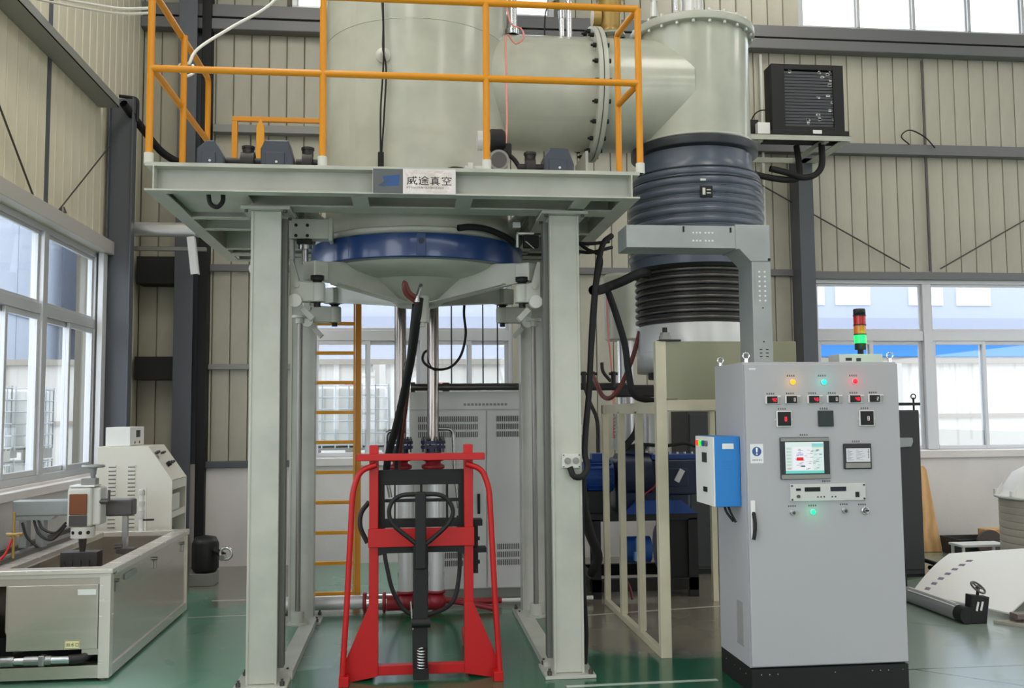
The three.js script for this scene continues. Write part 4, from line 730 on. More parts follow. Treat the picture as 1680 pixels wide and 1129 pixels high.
// ---------- control cabinet ----------
{
  const X0 = 1.992, X1 = 2.96, ZF = -5.45, ZB = -6.0, Y0 = 0.15, Y1 = 1.945;
  const t = thing('control_cabinet', 'tall light grey control cabinet with meters, touch screen and indicator lamps', 'cabinet', [2.476, 0, -5.72]);
  obj('plinth', bx(X0 + 0.002, X1 - 0.002, 0, Y0 - 0.004, ZB, ZF - 0.006, 0.002), M.black, t, 'black plinth');
  const sc = []; for (const x of [2.05, 2.1, 2.15, 2.5, 2.73, 2.78, 2.83, 2.92]) sc.push(cylZ(x, 0.115, ZF - 0.006, ZF - 0.003, 0.004, 6)); for (const z of [-5.55, -5.65, -5.75, -5.9]) sc.push(cylX(X0 - 0.001, X0 + 0.002, 0.1, z, 0.004, 6));
  obj('plinth_screws', sc, M.steel, t);
  obj('carcass', bx(X0, X1, Y0, Y1, ZB, ZF - 0.026, 0.004), M.cabinet, t);
  const d = obj('door', bx(X0 + 0.003, X1 - 0.003, Y0 + 0.01, Y1 - 0.012, ZF - 0.022, ZF, 0.005), M.cabinet, t);
  const vent = []; for (let i = 0; i < 28; i++) vent.push(bx(X0 - 0.002, X0, 0.26 + 0.009 * i, 0.264 + 0.009 * i, -5.68, -5.58)); vent.push(bx(X0 - 0.002, X0, 0.25, 0.255, -5.69, -5.57));
  obj('side_vent', vent, M.greyPaint, t);
  const dh = obj('door_handle', [bx(2.008, 2.035, 0.9, 1.125, ZF, ZF + 0.012, 0.004)], M.white, d); 
  obj('handle_lever', [tube([[2.022, 1.05, ZF + 0.016], [2.024, 1.0, ZF + 0.026], [2.02, 0.94, ZF + 0.03], [2.012, 0.9, ZF + 0.03]], 0.012, 16, 8), bx(2.012, 2.03, 1.03, 1.06, ZF + 0.012, ZF + 0.024, 0.004)], M.black, t);
  for (const [x, z] of [[2.02, -5.96], [2.02, -5.49], [2.93, -5.96], [2.93, -5.49]]) obj('eye_bolt', [torus(x, 1.983, z, 0.019, 0.0055, 'z', 20), cylY(x, 1.94, 1.967, z, 0.012, 10)], M.chrome, t);
  // print above each device: short rows of tiny characters, too small to read
  const cap = []; const caption = (x, y, n = 4) => { for (let i = 0; i < n; i++) { const u = x + (i - (n - 1) / 2) * 0.0135, q = 1.25; cap.push(bx(u - 0.0042, u + 0.0042, y - 0.0052, y - 0.003, ZF, ZF + 0.0006), bx(u - 0.0042, u + 0.0042, y + 0.0005, y + 0.0022, ZF, ZF + 0.0006), bx(u - 0.0012, u + 0.0012, y - 0.005, y + 0.0055, ZF, ZF + 0.0006), bx(u - 0.004, u - 0.0022, y - 0.004, y + 0.0045, ZF, ZF + 0.0006)); } };
  const lampAt = (x, y, c, label, k = 1.1) => {
    const l = obj('indicator_lamp', [cylZ(x, y, ZF, ZF + 0.008, 0.0175, 24)], M.silver, t, label);
    obj('lamp_lens', lathe([[0, 0.012], [0.009, 0.01], [0.0145, 0.004], [0.0145, 0]], 0, 0, 20).rotateX(Math.PI / 2).translate(x, y, ZF + 0.008), glow(c, k), l);
    const p = new THREE.PointLight(c, 0.004, 0.6); p.position.set(x - 2.476, y, ZF + 0.04 + 5.72); t.add(p);
  };
  lampAt(2.289, 1.824, 0xffa800, 'lit amber indicator lamp'); lampAt(2.484, 1.823, 0x10d8c0, 'lit turquoise indicator lamp'); lampAt(2.68, 1.826, 0xff1030, 'lit red indicator lamp');
  lampAt(2.39, 1.051, 0x10e8a0, 'lit green push button');
  for (const x of [2.28, 2.475, 2.672]) caption(x, 1.862);
  const seg = (x, y, h, digits, m, parent) => { // seven segment digits built from thin bars
    const on = { 0: 'abcdef', 2: 'abged', 4: 'fgbc', 8: 'abcdefg' }, w = h * 0.5, k = h * 0.13, g = [];
    digits.split('').forEach((ch, i) => {
      const u = x + i * w * 1.45; const S = { a: [u, u + w, y + h - k, y + h], g: [u, u + w, y + h / 2 - k / 2, y + h / 2 + k / 2], d: [u, u + w, y, y + k], f: [u, u + k, y + h / 2, y + h], b: [u + w - k, u + w, y + h / 2, y + h], e: [u, u + k, y, y + h / 2], c: [u + w - k, u + w, y, y + h / 2] };
      for (const s of on[ch]) g.push(bx(S[s][0], S[s][1], S[s][2], S[s][3], ZF + 0.0135, ZF + 0.0145));
    });
    return obj('digits', g, m, parent);
  };
  const redDigit = glow(0xff2038, 1.1), paleDigit = glow(0xd9c8c8, 0.6);
  [[2.116, '42', 1], [2.237, '0', 0], [2.376, '40', 1], [2.499, '0', 0], [2.635, '40', 1], [2.758, '2', 0]].forEach(([x, dg, rd], i) => {
    const y = 1.693 + 0.0008 * i;
    const m = obj('small_meter', [bx(x, x + 0.098, y, y + 0.05, ZF, ZF + 0.01, 0.003)], M.silver, t);
    obj('meter_face', bx(x + 0.009, x + 0.073, y + 0.004, y + 0.046, ZF + 0.01, ZF + 0.013, 0.001), M.black, m);
    obj('key_strip', bx(x + 0.077, x + 0.095, y + 0.005, y + 0.042, ZF + 0.01, ZF + 0.014, 0.002), M.galv, m);
    seg(x + (dg.length > 1 ? 0.041 : 0.053), y + 0.014, 0.021, dg, rd ? redDigit : paleDigit, m); caption(x + 0.035, y + 0.062);
  });
  [[2.18, '0', redDigit], [2.44, '', null], [2.697, '8', paleDigit]].forEach(([x, dg, m2], i) => {
    const m = obj('square_meter', [bx(x, x + 0.096, 1.556, 1.652, ZF, ZF + 0.012, 0.004), ...(i === 1 ? [] : [bx(x - 0.006, x + 0.102, 1.596, 1.606, ZF, ZF + 0.005)])], i === 1 ? M.darkCab : M.silver, t);
    obj('meter_face', bx(x + 0.007, x + 0.089, 1.563, 1.646, ZF + 0.012, ZF + 0.0135, 0.001), i === 1 ? std(0x23302f, 0.35) : M.black, m);
    if (dg) seg(x + 0.05, 1.59, 0.026, dg, m2, m); caption(x + 0.04, 1.664);
  });
  { // touch screen: flat print on a lit panel
    const tex = canvasTex(512, 400, (c, w, h) => {
      c.fillStyle = '#dff2ee'; c.fillRect(0, 0, w, h); c.fillStyle = '#f3f6fb'; c.fillRect(100, 60, 260, 300); c.fillStyle = '#8fd9de'; c.fillRect(355, 20, 150, 44); c.fillStyle = '#d8e8b8'; c.fillRect(355, 66, 150, 10);
      c.fillStyle = '#6fd8cc'; c.fillRect(0, 365, w, 35); c.fillStyle = '#d7d6f2'; c.fillRect(150, 140, 90, 40); c.fillStyle = '#f01818'; c.fillRect(150, 195, 90, 42);
      c.fillStyle = '#c8d8d0'; for (let i = 0; i < 7; i++) c.fillRect(14, 70 + 42 * i, 66, 26); c.fillStyle = '#e8a0a0'; c.fillRect(34, 334, 40, 14);
      c.fillStyle = '#454f58'; let s = 4; const r = () => { s = (s * 1664525 + 1013904223) >>> 0; return s / 4294967296; };
      for (let i = 0; i < 40; i++) { const x = 120 + 360 * r(), y = 90 + 260 * r(); c.globalAlpha = 0.35 + 0.4 * r(); for (let k = 0; k < 4; k++) c.fillRect(x + 9 * k, y, 6, 9); } c.globalAlpha = 1;
      c.strokeStyle = '#454f58'; c.lineWidth = 4; c.strokeRect(178, 92, 22, 20); c.fillRect(205, 300, 54, 16); c.fillStyle = '#9fb3b8'; for (const y of [150, 200, 250]) c.fillRect(270, y, 220, 2);
    });
    const m = obj('touch_screen', [bx(2.197, 2.503, 1.245, 1.493, ZF, ZF + 0.014, 0.005)], M.darkCab, t); obj('bezel', [bx(2.2, 2.5, 1.471, 1.49, ZF + 0.0135, ZF + 0.0155), bx(2.2, 2.5, 1.248, 1.273, ZF + 0.0135, ZF + 0.0155)], M.greyPaint, m);
    const g = new THREE.PlaneGeometry(0.238, 0.186).translate(2.345, 1.373, ZF + 0.0152);
    obj('display', g, new THREE.MeshStandardMaterial({ color: 0x111111, emissive: 0xffffff, emissiveMap: tex, emissiveIntensity: 0.56, roughness: 0.2 }), m, 'lit touch screen picture', true);
    const a = new THREE.RectAreaLight(0xe0f4f0, 0.5, 0.238, 0.186); a.position.set(2.345 - 2.476, 1.373, ZF + 0.02 + 5.72); a.rotation.y = Math.PI; t.add(a);
    caption(2.35, 1.508);
    const tex2 = canvasTex(320, 200, (c, w, h) => { c.fillStyle = '#dfe4e6'; c.fillRect(0, 0, w, h); c.fillStyle = '#2b2d30'; c.fillRect(0, 0, w, 12); c.fillRect(290, 30, 14, 120); c.fillStyle = '#dfe4e6'; for (let i = 0; i < 6; i++) c.fillRect(290, 42 + 18 * i, 14, 8); c.fillStyle = '#8b969c'; for (let i = 0; i < 9; i++) { c.fillRect(14, 34 + 17 * i, 30 + (i * 37) % 60, 6); c.fillRect(130, 34 + 17 * i, 40 + (i * 53) % 90, 4); } });
    const m2 = obj('chart_recorder', [bx(2.59, 2.766, 1.3, 1.453, ZF, ZF + 0.014, 0.006)], M.darkCab, t); obj('lower_flap', [bx(2.6, 2.756, 1.308, 1.338, ZF + 0.0135, ZF + 0.016, 0.002)], M.greyPaint, m2);
    obj('display', new THREE.PlaneGeometry(0.15, 0.086).translate(2.68, 1.387, ZF + 0.0152), new THREE.MeshStandardMaterial({ color: 0x111111, emissive: 0xffffff, emissiveMap: tex2, emissiveIntensity: 0.46, roughness: 0.2 }), m2, 'lit recorder picture', true);
    caption(2.675, 1.466);
  }
  {
    const m = obj('rack_instrument', [bx(2.252, 2.72, 1.116, 1.217, ZF, ZF + 0.012, 0.003)], M.silver, t);
    obj('window', bx(2.34, 2.437, 1.172, 1.198, ZF + 0.012, ZF + 0.0135), M.black, m); obj('window', bx(2.5, 2.598, 1.172, 1.198, ZF + 0.012, ZF + 0.0135), std(0x14182a, 0.4), m);
    obj('switch', bx(2.287, 2.315, 1.178, 1.192, ZF + 0.012, ZF + 0.016), M.black, m); obj('switch', bx(2.655, 2.678, 1.135, 1.166, ZF + 0.012, ZF + 0.016), M.black, m); obj('knob', [cylZ(2.3, 1.145, ZF + 0.012, ZF + 0.02, 0.01, 12)], M.darkSteel, m);
    const bt = []; for (const x of [2.42, 2.44, 2.46, 2.51, 2.53]) bt.push(cylZ(x, 1.14, ZF + 0.012, ZF + 0.014, 0.005, 8)); obj('push_buttons', bt, M.darkSteel, m);
    const cs = []; for (const x of [2.262, 2.71]) for (const y of [1.126, 1.207]) cs.push(cylZ(x, y, ZF + 0.012, ZF + 0.015, 0.006, 10)); obj('corner_screws', cs, M.darkSteel, m); caption(2.48, 1.232);
  }
  const knob = (x, y, ring) => { const k = obj('selector_knob', [cylZ(x, y, ZF, ZF + 0.006, ring, 24), cylZ(x, y, ZF + 0.006, ZF + 0.026, 0.013, 20)], M.chrome, t); obj('knob_face', [cylZ(x, y, ZF + 0.026, ZF + 0.0275, 0.009, 16)], M.darkSteel, k); caption(x, y + 0.038); };
  knob(2.264, 1.05, 0.018); knob(2.586, 1.055, 0.018); caption(2.39, 1.089);
  { const k = obj('key_switch', [torus(2.716, 1.054, ZF + 0.008, 0.02, 0.005, 'z', 24), cylZ(2.716, 1.054, ZF, ZF + 0.02, 0.013, 20)], M.chrome, t); obj('key_slot', bx(2.712, 2.73, 1.05, 1.058, ZF + 0.02, ZF + 0.026), M.black, k); caption(2.7, 1.09); }
  obj('captions', cap, M.slot, t).userData.kind = 'stuff';
  obj('maker_plate', [bx(2.022, 2.062, 1.904, 1.908, ZF, ZF + 0.001), bx(2.022, 2.062, 1.897, 1.901, ZF, ZF + 0.001)], M.white, t);
  { // mandatory action sticker: white exclamation mark in a blue disc
    const tex = canvasTex(176, 256, (c, w, h) => { c.fillStyle = '#e3e6e8'; c.fillRect(0, 0, w, h); c.fillStyle = '#35568c'; c.beginPath(); c.arc(88, 100, 62, 0, 7); c.fill(); c.fillStyle = '#fff'; c.beginPath(); c.moveTo(74, 56); c.quadraticCurveTo(88, 44, 102, 56); c.lineTo(96, 112); c.lineTo(80, 112); c.fill(); c.beginPath(); c.arc(88, 134, 11, 0, 7); c.fill(); c.fillStyle = '#3a3a3a'; for (let i = 0; i < 6; i++) { c.fillRect(24 + 22 * i, 206, 16, 4); c.fillRect(24 + 22 * i, 216, 16, 4); c.fillRect(30 + 22 * i, 202, 4, 22); } });
    obj('sticker', new THREE.PlaneGeometry(0.08, 0.114).translate(2.056, 1.4, ZF + 0.001), std(0xffffff, 0.5, 0, { map: tex }), t, 'blue exclamation mark sticker', true);
  }
}
{ // blue and white box on the cabinet side
  const t = thing('wall_controller', 'blue and white controller box fixed to the left side of the control cabinet', 'box', [1.91, 1.08, -5.7]);
  obj('cover', bx(1.832, 1.99, 1.08, 1.5, -5.9, -5.55, 0.004), M.boxBlue, t); obj('front_panel', bx(1.824, 1.832, 1.082, 1.498, -5.905, -5.552, 0.002), M.white, t, 'white front panel');
  const led = [[-5.83, 0xff3018], [-5.77, 0x20e040], [-5.71, 0x1a4f90], [-5.65, 0x6a6a70]];
  led.forEach(([z, c], i) => obj('push_button', cylX(1.812, 1.824, 1.456, z - 0.02, 0.018, 16), i < 2 ? glow(c, 0.9) : std(c, 0.4), t));
  obj('small_display', bx(1.818, 1.824, 1.34, 1.4, -5.76, -5.68), M.darkCab, t); obj('rocker_switch', bx(1.816, 1.824, 1.16, 1.19, -5.74, -5.68), M.black, t);
  obj('label_plate', bx(1.88, 1.95, 1.425, 1.458, -5.55, -5.549), M.white, t); obj('rib', [bx(1.88, 1.94, 1.35, 1.354, -5.55, -5.547), bx(1.88, 1.94, 1.31, 1.314, -5.55, -5.547)], M.boxBlue, t);
  solid('controller_lead', 'short pair of black leads under the blue controller box', 'cable', [tube([[1.9, 1.09, -5.6], [1.905, 1.05, -5.58], [1.945, 0.99, -5.57]], 0.008, 16, 6), tube([[1.92, 1.09, -5.6], [1.93, 1.05, -5.58], [1.96, 0.985, -5.57]], 0.008, 16, 6)], M.cable, [1.93, 0.99, -5.58]);
}
{ // signal tower
  const t = thing('signal_tower', 'stack light with red, amber and lit green segments on the control cabinet', 'signal light', [2.85, 2.005, -5.7]);
  const x = 2.85, z = -5.7, r = 0.037;
  obj('stem', [cylY(x, 2.005, 2.04, z, 0.018, 16), cylY(x, 2.035, 2.075, z, 0.034, 24)], M.black, t);
  obj('green_segment', cylY(x, 2.075, 2.128, z, r, 28), glow(0x18f070, 0.9), t, 'lit green lens');
  obj('amber_segment', cylY(x, 2.135, 2.188, z, r, 28), std(0xc96a10, 0.25), t); obj('red_segment', cylY(x, 2.195, 2.248, z, r, 28), std(0xb01318, 0.25), t);
  obj('ring', [cylY(x, 2.128, 2.135, z, 0.039, 28), cylY(x, 2.188, 2.195, z, 0.039, 28), cylY(x, 2.248, 2.256, z, 0.039, 28)], M.black, t); obj('cap', [lathe([[0, 2.295], [0.034, 2.295], [0.037, 2.29], [0.037, 2.256], [0, 2.256]], x, z, 28)], M.darkPump, t);
  const p = new THREE.PointLight(0x18f070, 0.03, 1.5); p.position.set(0, 0.1, 0.06); t.add(p);
  const b = thing('instrument_box', 'flat grey instrument box under the stack light', 'box', [2.84, 1.945, -5.72]);
  obj('case', bx(2.69, 2.975, 1.946, 2.005, -5.82, -5.66, 0.003), M.silver, b); obj('window', [bx(2.73, 2.77, 1.963, 1.982, -5.66, -5.658), bx(2.8, 2.83, 1.96, 1.98, -5.66, -5.658)], M.darkCab, b);
}

// ---------- cream tube enclosure right of the stand ----------
{
  const X = 1.69, t = thing('machine_enclosure', 'cream square tube enclosure around the blue pump with a plain upper panel', 'enclosure', [2.3, 0, -7.2]);
  const b = (...a) => bx(...a, 0.003);
  obj('post', b(1.69, 1.765, 0, 2.14, -6.4, -6.34), M.creamWarm, t);
  for (const z of [-6.95, -7.55]) obj('upright', b(X, X + 0.05, 0.05, 1.66, z - 0.03, z + 0.03), M.creamWarm, t);
  obj('post', b(X, X + 0.05, 0, 1.72, -8.2, -8.15), M.creamWarm, t);
  obj('top_rail', b(X, X + 0.05, 1.64, 1.72, -8.2, -6.4), M.creamWarm, t); obj('bottom_rail', b(X, X + 0.04, 0.0, 0.05, -8.15, -6.4), M.creamWarm, t);
  obj('top_rail', b(1.765, 2.7, 1.66, 1.735, -6.39, -6.345), M.creamWarm, t); obj('post', b(2.65, 2.7, 0, 1.66, -6.4, -6.34), M.creamWarm, t); obj('post', b(2.65, 2.7, 0, 1.72, -8.2, -8.15), M.creamWarm, t);
  obj('top_rail', b(X + 0.05, 2.7, 1.66, 1.72, -8.2, -8.15), M.creamWarm, t); obj('top_rail', b(2.65, 2.7, 1.66, 1.72, -8.15, -6.4), M.creamWarm, t);
  obj('upper_panel', bx(1.73, 2.7, 1.737, 2.138, -6.365, -6.345, 0.003), M.beigeBox, t, 'plain olive beige upper panel');
  obj('panel_hinge', [bx(1.76, 1.84, 1.736, 1.742, -6.345, -6.338)], M.darkSteel, t);
  const g = thing('cable_gland', 'grey cable gland with a black nut on the enclosure panel top', 'gland', [1.767, 2.138, -6.355]);
  obj('plate', bx(1.72, 1.87, 2.138, 2.15, -6.42, -6.33, 0.003), M.darkPump, g); obj('body', [cylY(1.767, 2.15, 2.2, -6.37, 0.034, 6), cylY(1.767, 2.15, 2.175, -6.37, 0.042, 20)], M.greyPaint, g); obj('nut', cylY(1.767, 2.2, 2.235, -6.37, 0.018, 12), M.black, g);
}
// ---------- blue roots pump set on a black frame ----------
{
  const t = thing('vacuum_pump_set', 'dark blue vacuum pump set on a black steel frame inside the cream enclosure', 'pump', [2.1, 0, -8.6]);
  const x0 = 1.62, x1 = 2.6, z0 = -9.3, z1 = -8.4;
  for (const x of [x0, x1 - 0.09]) for (const z of [z0, z1 - 0.06]) obj('frame_leg', bx(x, x + 0.09, 0, 0.7, z, z + 0.06, 0.003), M.black, t);
  obj('frame_beam', [bx(x0, x1, 0.06, 0.17, z1 - 0.06, z1, 0.003), bx(x0, x1, 0.06, 0.17, z0, z0 + 0.06, 0.003), bx(x0, x0 + 0.09, 0.06, 0.17, z0, z1), bx(x1 - 0.09, x1, 0.06, 0.17, z0, z1)], M.black, t);
  obj('frame_top', bx(x0, x1, 0.68, 0.74, z0, z1, 0.004), M.black, t); obj('side_sheet', [bx(2.32, 2.55, 0.17, 0.68, z1 - 0.05, z1 - 0.03), bx(2.45, 2.6, 0.17, 0.68, z0, z1 - 0.06)], M.black, t);
  const mt = obj('motor', [cylX(1.6, 1.86, 1.07, -8.62, 0.14, 32), cylX(1.58, 1.6, 1.07, -8.62, 0.13, 32)], M.bluePump, t);
  const fins = []; for (let i = 0; i < 18; i++) { const a = i / 18 * Math.PI * 2; fins.push(spin(bx(1.63, 1.84, 1.205, 1.228, -8.623, -8.617), 1.7, 1.07, -8.62, a, 0, 0)); } obj('cooling_fins', fins, M.bluePump, mt);
  obj('terminal_box', bx(1.67, 1.79, 1.2, 1.28, -8.68, -8.56, 0.006), M.bluePump, mt); obj('motor_foot', bx(1.63, 1.83, 0.74, 0.94, -8.7, -8.54, 0.004), M.black, mt);
  obj('pump_body', [bx(1.88, 2.58, 0.74, 1.24, -8.9, -8.48, 0.05), cylX(1.9, 2.2, 1.08, -8.6, 0.2, 32)], M.navy, t);
  obj('end_cover', [bx(2.25, 2.62, 0.9, 1.22, -8.52, -8.44, 0.02), bx(2.33, 2.53, 0.98, 1.14, -8.44, -8.425, 0.005)], M.navy, t);
  obj('oil_pan', [exZ([[1.9, 0.74], [2.6, 0.74], [2.45, 0.86], [2.05, 0.86]], -8.46, -8.4)], M.bluePump, t); obj('top_cover', [bx(2.2, 2.62, 1.22, 1.27, -8.85, -8.46, 0.01)], M.bluePump, t);
  const bt = []; for (let i = 0; i < 6; i++) bt.push(hexbolt(2.24 + 0.07 * i, 1.28, -8.5, 0.014, 0.02)); obj('cover_bolts', bt, M.steel, t);
  obj('inlet_port', [cylY(2.07, 1.24, 1.34, -8.66, 0.12, 28), cylY(2.07, 1.32, 1.36, -8.66, 0.15, 28)], M.navy, t);
  obj('belt_guard', [cylX(2.28, 2.33, 0.42, -8.6, 0.2, 36)], M.bluePump, t);
  const lp = obj('lower_pump', [cylX(1.95, 2.2, 0.4, -8.6, 0.12, 24)], M.machineBlue, t); obj('drain_cock', [bx(2.02, 2.1, 0.32, 0.4, -8.48, -8.4, 0.008), cylY(2.06, 0.4, 0.52, -8.44, 0.025, 12)], std(0x8fb6e8, 0.4), lp);
  obj('sight_bracket', [spin(bx(2.42, 2.47, 1.02, 1.14, -8.43, -8.41), 2.44, 1.08, -8.42, 0, 0, -0.5)], M.silver, t);
}
solid('pump_riser', 'pale grey vertical pipe rising from the blue pump set', 'pipe', [cylY(2.24, 1.36, 1.82, -8.6, 0.1, 28), cylY(2.24, 1.3, 1.36, -8.6, 0.07, 24)], M.silver, [2.24, 1.3, -8.6]);
solid('spring_hose', 'short pale coiled hose above the blue motor', 'hose', [cylY(1.87, 1.32, 1.42, -8.4, 0.045, 20), cylY(1.87, 1.42, 1.66, -8.4, 0.02, 12), ...[0, 1, 2, 3, 4, 5].map((i) => torus(1.87, 1.46 + 0.03 * i, -8.4, 0.024, 0.008, 'y', 16))], M.offwhite, [1.87, 1.32, -8.4]);
solid('pump_cable', 'black cable lying across the top of the blue pump', 'cable', tube([[1.9, 1.3, -8.38], [2.05, 1.36, -8.38], [2.3, 1.35, -8.36], [2.5, 1.37, -8.38], [2.62, 1.33, -8.4]], 0.016, 40, 8), M.cable, [2.2, 1.3, -8.38]);
solid('pump_hose', 'black hose bending from the pump riser down to the motor', 'hose', tube([[2.06, 1.6, -8.38], [2.03, 1.48, -8.34], [1.95, 1.38, -8.32], [1.9, 1.33, -8.32]], 0.03, 30, 10), M.cable, [1.95, 1.33, -8.34]);
solid('red_wire', 'thin red hose arching over the pump front', 'hose', tube([[2.26, 1.13, -8.36], [2.2, 1.0, -8.34], [2.1, 0.92, -8.34], [2.05, 0.84, -8.36]], 0.008, 24, 6), M.redDark, [2.1, 0.84, -8.35]);
solid('grey_cable', 'pale cable curling down to the enclosure floor', 'cable', tube([[1.85, 0.36, -8.2], [1.88, 0.22, -8.22], [1.93, 0.12, -8.25], [1.95, 0.02, -8.25]], 0.012, 24, 6), M.hoseRed, [1.9, 0.02, -8.25]);
{
  const t = thing('separator_tank', 'small cream cylinder tank on a pale stand pipe behind the ribbed pump', 'tank', [2.05, 1.2, -8.9]);
  obj('shell', lathe([[0, 3.0], [0.16, 2.98], [0.17, 2.95], [0.17, 2.36], [0.15, 2.34], [0, 2.34]], 2.05, -8.9, 36), M.tank, t); obj('stand_pipe', cylY(2.08, 1.2, 2.34, -8.9, 0.07, 24), M.silver, t); obj('thin_pipe', cylY(2.0, 1.2, 2.34, -8.86, 0.012, 10), M.chrome, t);
  const b = thing('dark_back_cabinet', 'dark grey cabinet standing in shade behind the pump enclosure', 'cabinet', [3.3, 0, -9.6]);
  obj('carcass', bx(2.85, 3.75, 0.05, 1.66, -10.1, -9.5, 0.006), M.darkCab, b); obj('plinth', bx(2.87, 3.73, 0, 0.05, -10.08, -9.52), M.black, b); obj('door', bx(2.87, 3.28, 0.08, 1.63, -9.5, -9.485, 0.004), M.darkCab, b); obj('door', bx(3.3, 3.73, 0.08, 1.63, -9.5, -9.485, 0.004), M.darkCab, b); obj('post', bx(2.56, 2.66, 0.0, 1.7, -9.55, -9.5, 0.004), M.cream, b);
}
{ // junction box on the wall left of the enclosure
  const t = thing('pump_terminal_block', 'pale junction box with a clear label beside the blue motor', 'box', [1.75, 1.4, -10.7]);
  obj('case', bx(1.7, 1.98, 1.4, 1.52, -10.79, -10.7, 0.01), M.offwhite, t); obj('label', bx(1.76, 1.92, 1.43, 1.49, -10.7, -10.698), M.white, t);
}
// ---------- hoses and cables around the stand ----------
{
  solid('lid_hose', 'short red brown hose looping from the lid fitting', 'hose', tube([[0.06, 2.43, -6.34], [0.01, 2.46, -6.32], [-0.025, 2.53, -6.3], [-0.03, 2.5, -6.3], [-0.016, 2.455, -6.32], [0.06, 2.4, -6.38]], 0.015, 40, 10), M.hoseRed, [0, 2.42, -6.32]);
  solid('hose_bundle', 'thick black hose hanging from the lid down behind the stacker', 'hose', tube([[0.074, 2.44, -6.42], [0.058, 2.313, -6.45], [0.026, 2.079, -6.7], [-0.027, 1.831, -7.1], [-0.095, 1.555, -7.5], [-0.162, 1.315, -7.8], [-0.189, 1.1, -7.92]], 0.03, 60, 12), M.cable, [-0.18, 1.1, -7.9]);
  solid('water_hose', 'dark red brown hose beside the thick black hose, its left neighbour lower down', 'hose', tube([[0.042, 2.395, -6.46], [0.018, 2.169, -6.78], [-0.009, 1.968, -7.13], [-0.04, 1.745, -7.43], [-0.07, 1.504, -7.73], [-0.1, 1.25, -7.93], [-0.1, 1.12, -7.95]], 0.017, 50, 10), M.cableGrey, [-0.1, 1.12, -7.95]);
  solid('water_hose', 'thin reddish hose hugging the right of the thick black hose', 'hose', tube([[0.02, 2.02, -7.0], [-0.005, 1.794, -7.3], [-0.035, 1.553, -7.6], [-0.07, 1.3, -7.85], [-0.075, 1.15, -7.9]], 0.012, 40, 8), M.hoseRed, [-0.07, 1.15, -7.9]);
  solid('thin_cable', 'thin black cable dropping from the lid and looping round the right steel pipe', 'cable', tube([[0.485, 2.68, -8.0], [0.479, 2.517, -8.13], [0.494, 2.331, -8.15], [0.446, 2.146, -8.15], [0.355, 2.05, -8.1], [0.232, 2.03, -8.03], [0.16, 2.06, -8.02], [0.122, 2.117, -8.1], [0.142, 2.186, -8.18], [0.19, 2.211, -8.2]], 0.011, 80, 8), M.cable, [0.48, 2.05, -8.1]);
  for (const [x, w] of [[0.38, 'left'], [0.66, 'middle'], [0.79, 'right']]) solid('hanging_rod', w === 'left' ? 'thin dark rod before the rear window, nearest the right steel pipe' : w === 'middle' ? 'thin dark rod before the rear window, right of the curling cable' : 'thin dark rod before the rear window, nearest the rear right column', 'rod', cylY(x, 1.915, 2.97, -8.36, 0.006, 8), M.black, [x, 1.915, -8.36], 'rods before the rear window');
  solid('black_cable', 'thick black cable looping down the right column into the socket box', 'cable', tube([[1.385, 2.86, -6.3], [1.308, 2.79, -6.2], [1.263, 2.654, -6.15], [1.215, 2.361, -6.1], [1.196, 2.119, -6.1], [1.175, 1.799, -6.09], [1.142, 1.521, -6.06], [1.13, 1.384, -6.03], [1.135, 1.294, -5.98], [1.09, 1.245, -5.955], [1.042, 1.25, -5.95], [1.02, 1.306, -5.965]], 0.02, 110, 10), M.cable, [1.1, 1.25, -6.05]);
  solid('black_cable', 'second black cable joining the thick one at the top of the right column', 'cable', [tube([[1.12, 2.84, -6.3], [1.2, 2.76, -6.25], [1.286, 2.7, -6.2], [1.248, 2.488, -6.14], [1.22, 2.202, -6.13], [1.185, 1.8, -6.13]], 0.012, 50, 8), tube([[1.1, 2.81, -6.3], [1.22, 2.8, -6.28], [1.38, 2.83, -6.35]], 0.012, 20, 8), tube([[1.1, 2.76, -6.3], [1.22, 2.74, -6.28], [1.4, 2.79, -6.35]], 0.012, 20, 8)], M.cable, [1.2, 2.7, -6.2]);
  solid('black_cable', 'thin black cable running down the right edge of the front column to the floor', 'cable', tube([[1.135, 1.26, -6.12], [1.13, 1.045, -6.14], [1.128, 0.77, -6.14], [1.135, 0.458, -6.14], [1.145, 0.226, -6.14], [1.13, 0.04, -6.12]], 0.014, 50, 8), M.cable, [1.13, 0.03, -6.14]);
  solid('black_hose', 'broad black hose curving from the column down to the pump frame foot', 'hose', tube([[1.2, 1.2, -6.6], [1.25, 1.0, -6.8], [1.308, 0.88, -7.0], [1.419, 0.7, -7.4], [1.58, 0.44, -7.9], [1.6, 0.25, -8.3]], 0.04, 50, 12), M.cable, [1.5, 0.25, -8]);
  solid('black_hose', 'black arm hose from the cable drop across to the ribbed pump', 'hose', tube([[1.22, 2.46, -6.12], [1.356, 2.517, -6.5], [1.432, 2.552, -6.6], [1.522, 2.588, -6.6], [1.66, 2.65, -6.62], [1.74, 2.66, -6.7]], 0.035, 40, 12), M.cable, [1.45, 2.55, -6.6]);
  solid('black_hose', 'black hose falling from the arm hose to the heater below the ribbed pump', 'hose', tube([[1.41, 2.56, -6.62], [1.482, 2.333, -6.6], [1.536, 2.136, -6.6], [1.56, 1.94, -6.6], [1.6, 1.78, -6.62], [1.72, 1.74, -6.7], [1.86, 1.72, -6.75]], 0.024, 60, 10), M.cable, [1.55, 1.75, -6.6]);
